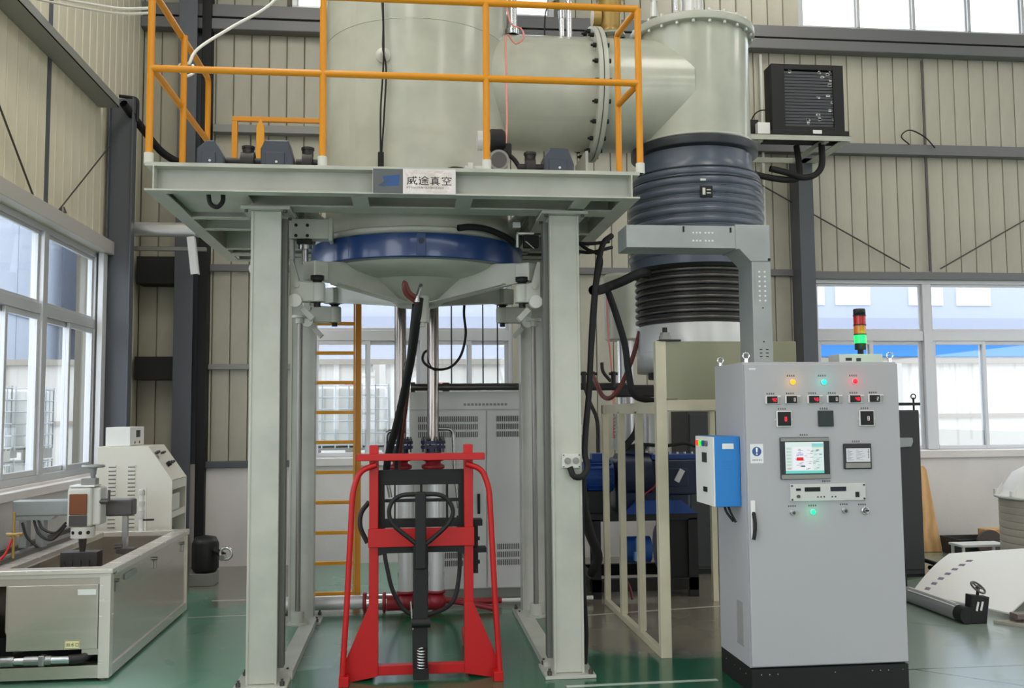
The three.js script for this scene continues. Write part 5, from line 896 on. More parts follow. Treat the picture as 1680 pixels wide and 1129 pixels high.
  solid('brown_hose', 'red brown hose making a U turn above the enclosure rail', 'hose', tube([[1.735, 2.26, -6.95], [1.7, 2.1, -7.0], [1.655, 1.98, -7.0], [1.591, 1.85, -7.0], [1.53, 1.77, -7.02], [1.5, 1.775, -7.2], [1.49, 1.88, -7.4], [1.5, 1.95, -7.6]], 0.018, 60, 10), M.hoseRed, [1.55, 1.77, -7]);
  solid('red_hose', 'thin pinkish hose dropping beside the small cream tank', 'hose', tube([[1.864, 2.8, -8.72], [1.87, 2.436, -8.72], [1.894, 2.149, -8.72], [1.9, 1.949, -8.7], [1.85, 1.6, -8.42], [1.835, 1.38, -8.4]], 0.009, 60, 6), M.pink, [1.87, 1.38, -8.5]);
  { const c = thing('hose_manifold', 'dark tangle of valves and hose tails on the wall pipe by the enclosure', 'manifold', [1.7, 1.85, -8.35]);
    obj('block', [bx(1.85, 2.25, 1.79, 1.9, -8.42, -8.32, 0.02), cylX(1.6, 1.95, 1.885, -8.35, 0.034, 16)], M.cableGrey, c);
    for (const x of [1.56, 1.64, 1.83]) obj('valve', [cylY(x, 1.88, 2.02, -8.33, 0.022, 12), cylX(x - 0.04, x + 0.04, 2.0, -8.33, 0.014, 10)], M.cableGrey, c);
    obj('hose_tail', tube([[1.56, 1.9, -8.3], [1.6, 1.75, -8.28], [1.66, 1.6, -8.27], [1.67, 1.3, -8.27]], 0.018, 30, 8), M.cableGrey, c); obj('hose_tail', tube([[1.72, 2.1, -8.3], [1.73, 2.02, -8.3], [1.8, 1.93, -8.3]], 0.016, 20, 8), M.cableGrey, c);
    const w = thing('white_fitting', 'pale wing nut fitting under the boiler of the ribbed pump', 'fitting', [1.83, 1.72, -6.75]); obj('cap', [cylY(1.83, 1.84, 1.86, -6.7, 0.06, 20)], M.silver, w); obj('body', [cylY(1.83, 1.72, 1.84, -6.7, 0.035, 10, 0.05)], M.silver, w); }
}
{ // socket box on the right column
  const t = thing('socket_box', 'small beige box with two round sockets on the front right column', 'box', [1.03, 1.3, -5.985]);
  obj('case', bx(0.972, 1.088, 1.3, 1.392, -6.0, -5.96, 0.006), M.offwhite, t);
  for (const x of [1.005, 1.058]) obj('socket', [cylZ(x, 1.347, -5.96, -5.952, 0.021, 20), cylZ(x, 1.347, -5.952, -5.946, 0.012, 16)], M.greyPaint, t);
  obj('corner_screws', [0.98, 1.08].flatMap((x) => [1.31, 1.383].map((y) => cylZ(x, y, -5.96, -5.956, 0.005, 8))), M.darkSteel, t);
}
// ---------- pipes behind the stand ----------
{
  const pipe = (x, xl, side) => {
    const t = thing('steel_riser', side + ' polished vertical steel pipe behind the stacker, with a flanged valve', 'pipe', [x, 0.05, -8.1]);
    obj('pipe', cylY(x, 1.42, 2.98, -8.1, 0.05, 28), M.riser, t);
    const f = obj('valve_flange', [cylY(x, 1.4, 1.425, -8.1, 0.105, 32), cylY(x, 1.36, 1.385, -8.1, 0.105, 32), cylY(x, 1.3, 1.36, -8.1, 0.07, 28)], std(0x27284f, 0.45), t);
    for (let i = 0; i < 6; i++) { const a = i * 1.047 + 0.26; obj('flange_bolt', [cylY(x + 0.088 * Math.cos(a), 1.33, 1.46, -8.1 + 0.088 * Math.sin(a), 0.009, 8), hexbolt(x + 0.088 * Math.cos(a), 1.435, -8.1 + 0.088 * Math.sin(a), 0.017, 0.018)], M.darkSteel, f); }
    obj('bellows', [lathe([[0.05, 1.3], [0.1, 1.29], [0.1, 1.265], [0.065, 1.25], [0.065, 1.235], [0.098, 1.22], [0.098, 1.195], [0.07, 1.18], [0.07, 1.165], [0.1, 1.15], [0.1, 1.1], [0.05, 1.09]], x, -8.1, 36)], M.redDark, t);
    obj('lower_pipe', lathe([[0.05, 1.1], [0.068, 1.09], [0.068, 0.17]], xl, -8.1, 36), M.silver, t);
    obj('clamp_elbow', [torus(xl, 0.165, -8.1, 0.066, 0.014, 'y', 28), new THREE.SphereGeometry(0.085, 24, 16).scale(1, 0.95, 1).translate(xl, 0.085, -8.1), cylX(xl - 0.16, xl, 0.08, -8.1, 0.066, 24)], M.redDark, t);
  };
  pipe(-0.067, -0.02, 'left'); pipe(0.209, 0.235, 'right');
  const t = thing('floor_pipe', 'silver pipe with red clamps lying on the floor behind the ladder', 'pipe', [-0.5, 0.075, -8.12]);
  obj('pipe', cylX(-1.1, -0.36, 0.085, -8.15, 0.058, 24), M.silver, t); obj('elbow', [cylX(-0.36, -0.14, 0.085, -8.12, 0.066, 24)], M.chrome, t); obj('clamp', [torus(-0.36, 0.085, -8.13, 0.068, 0.018, 'x', 24), torus(-0.3, 0.085, -8.13, 0.07, 0.016, 'x', 24), torus(-0.2, 0.085, -8.12, 0.07, 0.016, 'x', 24)], M.redDark, t);
  solid('water_main', 'dark horizontal pipe along the top of the grey power cabinet', 'pipe', [cylX(0.04, 1.62, 1.888, -8.35, 0.032, 20), cylX(0.02, 0.06, 1.888, -8.35, 0.045, 20), cylX(0.3, 0.36, 1.888, -8.35, 0.04, 20)], M.darkSteel, [0.8, 1.888, -8.35]);
  solid('bent_branch', 'thin bent steel branch pipe left of the left riser', 'pipe', bent([[-0.07, 1.51, -8.15], [-0.185, 1.51, -8.15], [-0.195, 1.2, -8.15], [-0.15, 0.95, -8.15]], 0.017, 10, 0.06), M.steel, [-0.19, 0.95, -8.15]);
  solid('bent_branch', 'thin bent steel branch pipe right of the right riser', 'pipe', bent([[0.25, 1.525, -8.15], [0.385, 1.525, -8.15], [0.395, 1.18, -8.15], [0.43, 0.85, -8.15]], 0.017, 10, 0.06), M.steel, [0.39, 0.85, -8.15]);
  solid('floor_hose', 'black hose curling round the feet of the two steel risers', 'hose', tube([[-0.21, 0.95, -7.98], [-0.2, 0.55, -7.98], [-0.17, 0.38, -7.95], [-0.12, 0.2, -7.92], [0.0, 0.035, -7.9], [0.2, 0.03, -7.88], [0.36, 0.1, -7.95], [0.42, 0.3, -8], [0.42, 0.8, -8]], 0.018, 90, 10), M.cableGrey, [0, 0.02, -7.95]);
  solid('red_floor_hose', 'dark red hose lying on the floor right of the risers', 'hose', [tube([[0.3, 0.09, -8.1], [0.42, 0.07, -8.1], [0.582, 0.05, -8.05], [0.74, 0.026, -7.98]], 0.024, 30, 10), tube([[0.3, 0.07, -8.22], [0.574, 0.045, -8.25], [0.8, 0.045, -8.25]], 0.026, 20, 10)], M.redDark, [0.5, 0.03, -8.1]);
  solid('white_conduit', 'white conduit lying on the floor before the grey power cabinet', 'pipe', cylX(0.8, 1.6, 0.045, -8.25, 0.018, 12), M.white, [1.2, 0.045, -8.25]);
}
{ // grey power cabinet
  const t = thing('power_cabinet', 'wide grey power cabinet with louvred doors behind the furnace stand', 'cabinet', [0.65, 0, -8.85]);
  obj('carcass', bx(0.01, 1.32, 0.08, 1.86, -9.2, -8.62, 0.004), M.powerCab, t); obj('plinth', bx(0.02, 1.31, 0, 0.08, -9.18, -8.64), M.greyPaint, t);
  obj('fascia', bx(0.012, 1.318, 1.69, 1.855, -8.62, -8.604, 0.004), M.powerCab, t);
  const cp = []; for (let i = 0; i < 12; i++) cp.push(bx(0.50 + 0.034 * i, 0.522 + 0.034 * i, 1.725, 1.747, -8.604, -8.603), bx(0.507 + 0.034 * i, 0.527 + 0.034 * i, 1.733, 1.738, -8.604, -8.6025)); const pr = obj('caption_print', cp, M.greyPaint, t); pr.userData.kind = 'stuff';
  const louv = (x0, x1, y, p) => { const g = []; for (let x = x0; x < x1; x += 0.017) g.push(bx(x, x + 0.008, y, y + 0.05, -8.602, -8.599)); const m = obj('louvre_row', g, M.slot, p); m.userData.kind = 'stuff'; };
  for (const [a, b, l0, l1] of [[0.014, 0.7, 0.09, 0.62], [0.71, 1.316, 0.8, 1.25]]) {
    const d = obj('door', bx(a, b, 0.09, 1.68, -8.62, -8.602, 0.004), M.powerCab, t);
    for (const y of [1.58, 1.51, 1.44]) louv(l0, l1, y, d); for (const y of [0.43, 0.36, 0.29]) louv(l0, l1, y, d);
  }
  obj('door_lock', [bx(0.62, 0.645, 0.75, 0.93, -8.602, -8.585, 0.004)], M.black, t);
  obj('eye_ring', torus(0.09, 1.9, -8.66, 0.03, 0.008, 'z', 20), M.silver, t);
}
// ---------- black cooler on its wall bracket ----------
{
  const b = thing('wall_bracket', 'pale steel angle bracket shelf jutting from the back wall column', 'bracket', [4.2, 4.6, -10.1]);
  const F = -9.7, K = -10.62;
  obj('front_angle', [bx(3.5, 4.83, 4.6, 4.66, F - 0.006, F), bx(3.5, 4.83, 4.654, 4.66, F - 0.06, F)], M.cream, b);
  obj('side_angle', [bx(4.71, 4.83, 4.6, 4.608, K, F - 0.06), bx(4.822, 4.83, 4.608, 4.66, K, F - 0.06)], M.cream, b); obj('side_angle', [bx(3.76, 3.84, 4.6, 4.608, K, F - 0.06), bx(3.76, 3.768, 4.608, 4.66, K, F - 0.06)], M.cream, b);
  obj('back_angle', bx(3.5, 4.83, 4.6, 4.66, K - 0.03, K), M.cream, b); obj('inner_angle', bx(4.55, 4.6, 4.6, 4.65, K, F - 0.06), M.cream, b);
  obj('diagonal', rod([3.5, 4.61, -10.6], [3.82, 4.61, -9.75], 0.035, 6), M.cream, b);
  const t = thing('cooling_unit', 'black boxed cooling unit with a dusty finned grille on the wall bracket', 'cooler', [4.35, 4.66, -10.05]);
  obj('casing', [bx(3.97, 4.8, 4.7, 5.48, -10.0, -9.84, 0.012)], M.black, t); obj('base', bx(3.95, 4.82, 4.66, 4.72, -10.1, -9.72, 0.006), M.black, t);
  obj('front_frame', [bx(3.97, 4.12, 4.72, 5.48, -9.84, -9.78, 0.004), bx(4.68, 4.8, 4.72, 5.48, -9.84, -9.78, 0.004), bx(4.12, 4.68, 5.42, 5.48, -9.84, -9.78, 0.004), bx(4.12, 4.68, 4.72, 4.78, -9.84, -9.78, 0.004)], M.black, t);
  for (let i = 0; i < 18; i++) obj('fin', spin(bx(4.12, 4.68, 4.79 + 0.035 * i, 4.816 + 0.035 * i, -9.84, -9.8), 4.4, 4.8 + 0.035 * i, -9.82, 0.4, 0, 0), std(0x6c6a70, 0.35, 0.4), t);
  let s2 = 31; const r = () => { s2 = (s2 * 1664525 + 1013904223) >>> 0; return s2 / 4294967296; }; const fl = [];
  for (const [x, y] of [[4.17, 5.38], [4.5, 5.38], [4.54, 5.33], [4.63, 5.4], [4.6, 5.36], [4.64, 5.3], [4.62, 5.24], [4.49, 5.1], [4.6, 5.12], [4.65, 5.05], [4.48, 4.9], [4.5, 4.85], [4.36, 4.84], [4.37, 4.8], [4.65, 4.85], [4.62, 4.95]]) for (let k = 0; k < 3; k++) fl.push(bx(x + 0.02 * r(), x + 0.03 + 0.02 * r(), y + 0.02 * r(), y + 0.018 + 0.02 * r(), -9.8, -9.797));
  obj('dents', fl, M.silver, t); obj('bracket_tab', bx(4.4, 4.5, 4.68, 4.72, -9.72, -9.71), M.white, t);
  const j = thing('small_control_box', 'small black switch box with a pale side next to the cooling unit', 'box', [3.8, 4.66, -9.95]);
  obj('case', bx(3.64, 3.86, 4.66, 4.88, -10.1, -9.9, 0.006), M.black, j); obj('cover', bx(3.81, 3.95, 4.66, 4.82, -9.88, -9.8, 0.004), M.white, j); obj('lead', tube([[3.8, 4.88, -9.98], [3.84, 4.96, -9.96], [3.9, 5.0, -9.95], [3.98, 5.0, -9.92]], 0.008, 24, 6), M.cable, j);
  solid('cooler_hose', 'thick black hose stub hanging left under the wall bracket', 'hose', tube([[3.72, 4.282, -9.9], [3.914, 4.238, -9.9], [4.158, 4.209, -9.9], [4.3, 4.232, -9.9], [4.33, 4.4, -9.95], [4.33, 4.62, -10]], 0.035, 50, 10), M.cable, [4.1, 4.2, -9.9]);
  solid('cooler_hose', 'black hose curling up to the right corner of the wall bracket', 'hose', tube([[3.958, 4.32, -9.86], [4.16, 4.277, -9.86], [4.334, 4.226, -9.86], [4.477, 4.263, -9.86], [4.55, 4.354, -9.86], [4.57, 4.62, -9.88]], 0.035, 50, 10), M.cable, [4.3, 4.22, -9.86]);
}
// ---------- left: cleaning tank with a gantry, console ----------
{
  const t = thing('wash_tank', 'long stainless steel washing tank under the left window', 'tank', [-2.35, 0, -7.28]);
  const x0 = -2.86, x1 = -1.86, z0 = -8.38, z1 = -6.28, H = 0.695;
  obj('front_panel', bx(x0 + 0.38, x1 - 0.075, 0.2, 0.6, z1 - 0.02, z1 - 0.006, 0.004), M.inox, t); obj('front_rail', bx(x0 + 0.1, x1 - 0.07, 0.6, 0.64, z1 - 0.03, z1 - 0.01), M.inox, t);
  obj('front_upper', bx(x0, x1, 0.64, H, z1 - 0.05, z1 - 0.004, 0.004), M.inoxRim, t);
  obj('corner_post', bx(x1 - 0.07, x1, 0.02, 0.65, z1 - 0.07, z1, 0.004), M.inoxRim, t); obj('base_bar', bx(x0, x1 - 0.07, 0.02, 0.1, z1 - 0.06, z1 - 0.01, 0.003), M.inox, t); obj('stub_rail', bx(x1 - 0.17, x1 - 0.07, 0.165, 0.2, z1 - 0.04, z1 - 0.01), M.inox, t);
  obj('side_panel', bx(x1 - 0.03, x1 - 0.012, 0.07, H - 0.05, z0, z1 - 0.07, 0.003), M.inox, t); obj('side_base', bx(x1 - 0.04, x1 - 0.002, 0.02, 0.09, z0, z1 - 0.07, 0.003), M.inox, t); obj('rear_panel', bx(x0, x1, 0.02, H - 0.03, z0, z0 + 0.02), M.inox, t); obj('left_panel', bx(x0, x0 + 0.02, 0.02, H - 0.03, z0, z1 - 0.05), M.inox, t);
  obj('rim', [bx(x1 - 0.1, x1 + 0.012, H - 0.045, H, z0 + 0.1, z1 - 0.1, 0.006), bx(x0, x1 + 0.012, H - 0.045, H, z0 - 0.01, z0 + 0.1, 0.006), bx(x0, x1 + 0.012, H - 0.03, H + 0.002, z1 - 0.1, z1 + 0.01, 0.006), bx(x0, x0 + 0.34, H - 0.045, H, z0 + 0.1, z1 - 0.1, 0.004)], M.inoxRim, t);
  obj('basin', [bx(x0 + 0.34, x0 + 0.35, 0.3, H - 0.04, z0 + 0.1, z1 - 0.1), bx(x1 - 0.11, x1 - 0.1, 0.3, H - 0.04, z0 + 0.1, z1 - 0.1), bx(x0 + 0.34, x1 - 0.1, 0.3, H - 0.04, z0 + 0.09, z0 + 0.1), bx(x0 + 0.34, x1 - 0.1, 0.3, H - 0.04, z1 - 0.1, z1 - 0.09), bx(x0 + 0.34, x1 - 0.1, 0.29, 0.3, z0 + 0.1, z1 - 0.1)], M.inox, t);
  obj('slide_rail', [bx(x0 + 0.03, x0 + 0.07, H, H + 0.03, z0, z1 - 0.1), bx(x0 + 0.2, x0 + 0.24, H, H + 0.03, z0, z1 - 0.1)], M.darkSteel, t);
  obj('label', [bx(-2.06, -1.95, 0.535, 0.57, z1 - 0.006, z1 - 0.004)], M.white, t);
  const tex = canvasTex(224, 128, (c, w, h) => { c.fillStyle = '#e8e0b0'; c.fillRect(0, 0, w, h); c.strokeStyle = '#3a3420'; c.lineWidth = 5; c.strokeRect(8, 8, w - 16, h - 16); c.lineWidth = 6; const L = (ox, a) => { for (const s of a) { c.beginPath(); s.forEach((p, i) => (i ? c.lineTo(ox + p[0], 40 + p[1]) : c.moveTo(ox + p[0], 40 + p[1]))); c.stroke(); } };
    L(26, [[[10, 0], [10, 50], [2, 44]], [[0, 14], [20, 12]], [[0, 34], [20, 26]], [[28, 2], [28, 52]], [[44, 2], [44, 52]], [[18, 14], [28, 14]], [[18, 28], [28, 28]], [[18, 40], [28, 40]], [[44, 14], [54, 14]], [[44, 28], [54, 28]], [[44, 40], [54, 40]]]); L(92, [[[24, 0], [24, 52], [16, 46]], [[2, 16], [18, 16], [2, 44]], [[44, 8], [28, 24], [48, 48]]]); L(158, [[[4, 8], [44, 8], [44, 48], [4, 48], [4, 8]]]); });
  obj('drain_label', new THREE.PlaneGeometry(0.092, 0.055).translate(-2.085, 0.232, z1 - 0.004), std(0xffffff, 0.5, 0, { map: tex }), t, 'small yellow label with three Chinese characters', true);
  for (const z of [-8.2, -7.35, -6.42]) obj('clip', [bx(x1 - 0.012, x1 + 0.004, 0.53, 0.59, z - 0.015, z + 0.015, 0.004), cylX(x1 - 0.01, x1 + 0.012, 0.6, z, 0.012, 10)], M.steel, t);
  obj('side_handle', [bx(x1 - 0.012, x1 + 0.004, 0.57, 0.61, -6.85, -6.6, 0.006)], M.galv, t); obj('foot', [cylY(x1 - 0.05, 0, 0.03, z1 - 0.05, 0.03, 12), cylY(x1 - 0.05, 0, 0.03, z0 + 0.06, 0.03, 12), cylY(x0 + 0.1, 0, 0.03, z1 - 0.05, 0.03, 12), cylY(x0 + 0.1, 0, 0.03, z0 + 0.06, 0.03, 12)], M.darkSteel, t);
  obj('inner_box', bx(x0 + 0.1, x1 - 0.08, 0.02, 0.19, z1 - 0.5, z1 - 0.45), M.black, t);
  const v = thing('drain_valve', 'steel ball valve and pipe in the slot under the washing tank front', 'valve', [-2.3, 0.12, -6.3]);
  obj('pipe', [cylX(-2.6, -2.36, 0.145, -6.27, 0.022, 16), cylX(-2.2, -2.08, 0.145, -6.27, 0.024, 16)], M.chrome, v); obj('valve_body', [cylX(-2.52, -2.42, 0.145, -6.27, 0.032, 8), cylX(-2.36, -2.2, 0.145, -6.27, 0.03, 8), bx(-2.27, -2.235, 0.115, 0.18, -6.29, -6.235, 0.006)], M.steel, v); obj('elbow_hose', tube([[-2.1, 0.145, -6.27], [-2.02, 0.15, -6.3], [-1.98, 0.2, -6.36], [-1.97, 0.28, -6.4]], 0.03, 30, 12), M.darkPump, v); obj('black_lever', tube([[-2.44, 0.19, -6.3], [-2.36, 0.21, -6.32], [-2.25, 0.19, -6.34]], 0.014, 16, 8), M.black, v);
}
{
  const t = thing('polishing_gantry', 'motor head on a cross beam with handwheel over the washing tank', 'machine', [-2.3, 0.69, -7.2]);
  obj('cross_beam', bx(-2.81, -2.0, 0.945, 1.055, -7.28, -7.16, 0.01), M.galv, t); obj('leg', bx(-2.77, -2.715, 0.72, 0.945, -7.26, -7.18, 0.004), M.galv, t); obj('leg', bx(-2.655, -2.6, 0.72, 0.945, -7.26, -7.18, 0.004), M.galv, t); obj('knee_plate', exZ([[-2.81, 0.945], [-2.52, 0.945], [-2.55, 0.915], [-2.81, 0.915]], -7.27, -7.17), M.galv, t); obj('end_cap', bx(-2.17, -1.985, 0.935, 1.05, -7.285, -7.155, 0.01), M.darkSteel, t);
  obj('leg', bx(-2.065, -2.03, 0.62, 0.945, -7.25, -7.2, 0.004), M.steel, t); obj('slide_foot', [bx(-2.1, -1.97, 0.66, 0.7, -7.27, -7.18, 0.006), cylX(-2.11, -2.06, 0.71, -7.2, 0.02, 12)], M.darkSteel, t);
  const h = obj('motor_head', [bx(-2.385, -2.215, 0.875, 1.155, -7.16, -7.0, 0.022), bx(-2.24, -2.165, 0.885, 1.15, -7.18, -7.03, 0.014)], M.offwhite, t); obj('copper_plate', bx(-2.365, -2.245, 0.965, 1.11, -7.0, -6.985, 0.006), M.copper, h, 'copper brown front plate'); obj('lower_plate', bx(-2.365, -2.245, 0.885, 0.96, -7.0, -6.992), M.darkSteel, h); obj('top_cover', bx(-2.37, -2.2, 1.155, 1.17, -7.15, -7.0, 0.004), M.white, h); obj('cam_lever', [cylX(-2.175, -2.115, 1.05, -7.05, 0.02, 12), cylY(-2.115, 1.05, 1.13, -7.05, 0.01, 8)], M.darkSteel, h);
  obj('nose', [cylY(-2.29, 0.8, 0.878, -7.06, 0.08, 28)], M.offwhite, t); for (const a of [-0.6, 0.1, 0.75]) obj('nose_hole', [spin(cylZ(-2.29, 0.84, -6.99, -6.977, 0.013, 12), -2.29, 0.84, -7.06, 0, a, 0)], M.black, t);
  obj('spindle', cylY(-2.29, 0.7, 0.8, -7.06, 0.018, 16, 0.03), M.darkSteel, t); obj('brush_block', [bx(-2.42, -2.17, 0.58, 0.705, -7.12, -7.0, 0.004), ...[0, 1, 2, 3].map((i) => bx(-2.39 + 0.055 * i, -2.387 + 0.055 * i, 0.59, 0.65, -7.0, -6.99))], M.darkSteel, t);
  obj('top_box', bx(-2.3, -2.2, 1.17, 1.215, -7.1, -7.02, 0.004), M.greyPaint, t); const hw = obj('handwheel', [torus(-2.23, 1.3, -7.06, 0.068, 0.011, 'y', 28), rod([-2.3, 1.3, -7.06], [-2.16, 1.3, -7.06], 0.008, 8), rod([-2.23, 1.3, -7.13], [-2.23, 1.3, -6.99], 0.008, 8), cylY(-2.23, 1.21, 1.3, -7.06, 0.013, 12, 0.03)], M.galv, t);
  obj('cable', [tube([[-2.42, 0.9, -7.1], [-2.5, 0.83, -7.12], [-2.6, 0.86, -7.15], [-2.65, 0.93, -7.2]], 0.009, 30, 6), tube([[-2.42, 0.88, -7.1], [-2.52, 0.78, -7.12], [-2.62, 0.82, -7.15], [-2.68, 0.93, -7.2]], 0.009, 30, 6), tube([[-2.74, 0.9, -7.16], [-2.7, 0.8, -7.15], [-2.62, 0.72, -7.15]], 0.009, 20, 6)], M.cableGrey, t);
  const w = thing('wall_tap', 'small brass tap with a red hose at the left edge of the washing tank', 'tap', [-2.62, 0.695, -6.7]); obj('tap', [cylY(-2.615, 0.715, 1.02, -6.7, 0.01, 8), cylX(-2.66, -2.56, 0.87, -6.7, 0.014, 10), cylZ(-2.575, 0.87, -6.73, -6.66, 0.012, 10)], M.brass, w); obj('hose', tube([[-2.62, 0.84, -6.68], [-2.63, 0.76, -6.62], [-2.64, 0.72, -6.55], [-2.6, 0.71, -6.45]], 0.009, 24, 6), M.red, w);
}
{
  const t = thing('cream_console', 'cream machine console with a sloped knob panel and side louvres', 'console', [-2.35, 0, -8.75]);
  const zf = -8.45, zb = -8.98; const pr = [[-2.64, 0.02], [-2.64, 1.395], [-2.22, 1.395], [-2.015, 1.105], [-2.015, 0.02]];
  obj('side_plate', exZ(pr, zf - 0.02, zf, 0.003), M.console, t); obj('side_plate', exZ(pr, zb, zb + 0.02, 0.003), M.console, t);
  obj('top_sheet', bx(-2.64, -2.22, 1.37, 1.395, zb + 0.02, zf - 0.02), M.console, t); obj('sloped_panel', exZ([[-2.22, 1.395], [-2.015, 1.105], [-2.035, 1.095], [-2.24, 1.385]], zb + 0.02, zf - 0.02), M.console, t); obj('back_sheet', bx(-2.64, -2.62, 0.02, 1.37, zb + 0.02, zf - 0.02), M.console, t);
  for (const [a, b2] of [[0.02, 0.35], [1.02, 1.1], [0.78, 0.83]]) obj('front_strip', bx(-2.035, -2.015, a, b2, zb + 0.02, zf - 0.02), M.console, t); obj('shelf', bx(-2.5, -2.03, 0.8, 0.815, zb + 0.02, zf - 0.02), M.console, t); obj('inner_back', bx(-2.52, -2.5, 0.1, 1.1, zb + 0.02, zf - 0.02), M.darkCab, t);
  obj('small_unit', bx(-2.3, -2.02, 0.84, 0.98, -8.75, -8.46, 0.006), M.offwhite, t); obj('inner_motor', [cylX(-2.3, -2.06, 0.6, -8.68, 0.09, 20), cylY(-2.12, 0.45, 0.64, -8.62, 0.014, 8)], M.darkSteel, t);
  const n = new THREE.Vector3(0.29, 0.205, 0).normalize();
  const on = (f, z) => [-2.22 + 0.205 * f + n.x * 0.004, 1.395 - 0.29 * f + n.y * 0.004, z];
  const kn = (f, z, r) => { const p = on(f, z); return rod(p, [p[0] + n.x * 0.03, p[1] + n.y * 0.03, z], r, 16); };
  obj('knob', kn(0.58, -8.62, 0.022), M.black, t); obj('push_button', [kn(0.22, -8.5, 0.012), kn(0.22, -8.55, 0.012), kn(0.25, -8.66, 0.009), kn(0.25, -8.72, 0.009), kn(0.55, -8.72, 0.012), kn(0.55, -8.8, 0.012)], M.darkSteel, t); obj('legend', [rod(on(0.32, -8.5), [on(0.32, -8.5)[0] + 0.002, on(0.32, -8.5)[1] + 0.001, -8.5], 0.03, 4)], M.greyPaint, t);
  for (const [xa, cnt] of [[-2.545, 16], [-2.385, 16]]) for (let i = 0; i < cnt; i++) obj('louvre', exZ([[xa, 1.225 - 0.034 * i], [xa + 0.065, 1.225 - 0.034 * i], [xa + 0.06, 1.238 - 0.034 * i], [xa + 0.005, 1.238 - 0.034 * i]], zf, zf + 0.012), M.console, t);
  for (const xa of [-2.545, -2.385]) { const g = []; for (let i = 0; i < 16; i++) g.push(bx(xa + 0.002, xa + 0.063, 1.214 - 0.034 * i, 1.224 - 0.034 * i, zf, zf + 0.001)); obj('louvre_slits', g, M.greyPaint, t).userData.kind = 'stuff'; }
  const b = thing('white_meter_box', 'small white box with a tiny display on top of the cream console', 'box', [-2.48, 1.395, -8.7]);
  obj('case', bx(-2.59, -2.385, 1.396, 1.56, -8.93, -8.5, 0.006), M.white, b); obj('display', bx(-2.385, -2.383, 1.47, 1.53, -8.8, -8.68), M.darkCab, b); obj('button', [cylX(-2.385, -2.38, 1.425, -8.64, 0.012, 10), cylX(-2.385, -2.38, 1.425, -8.78, 0.012, 10)], M.darkSteel, b);
  const p = thing('white_pipe_valve', 'white plastic pipe with unions and a black lever in front of the cream console', 'valve', [-2.23, 0.69, -8.34]);
  obj('pipe', [cylY(-2.235, 0.69, 1.04, -8.33, 0.02, 16), cylY(-2.2, 0.69, 1.05, -8.33, 0.008, 8)], M.white, p); obj('union', [cylY(-2.235, 0.9, 0.94, -8.33, 0.032, 8), cylY(-2.235, 0.99, 1.03, -8.33, 0.028, 8), cylY(-2.235, 0.8, 0.86, -8.33, 0.03, 8)], M.offwhite, p); obj('lever', bx(-2.22, -2.13, 0.775, 0.79, -8.34, -8.32, 0.004), M.black, p);
}
{
  const t = thing('hydraulic_unit', 'black motor pump with a round steel coupling at the foot of the corner column', 'pump', [-1.98, 0, -9.7]);
  obj('body', lathe([[0, 0.48], [0.1, 0.46], [0.13, 0.4], [0.13, 0.16], [0.1, 0.12], [0, 0.12]], -1.99, -9.72, 24), M.darkPump, t); obj('base', [bx(-2.12, -1.88, 0, 0.12, -9.84, -9.6, 0.006)], M.greyPaint, t);
  obj('arm', rod([-1.95, 0.36, -9.7], [-1.78, 0.3, -9.55], 0.03, 12), M.darkPump, t); obj('coupling_ring', [torus(-1.755, 0.32, -9.52, 0.055, 0.014, 'z', 24), cylZ(-1.78, 0.29, -9.56, -9.44, 0.028, 16)], M.chrome, t);
}
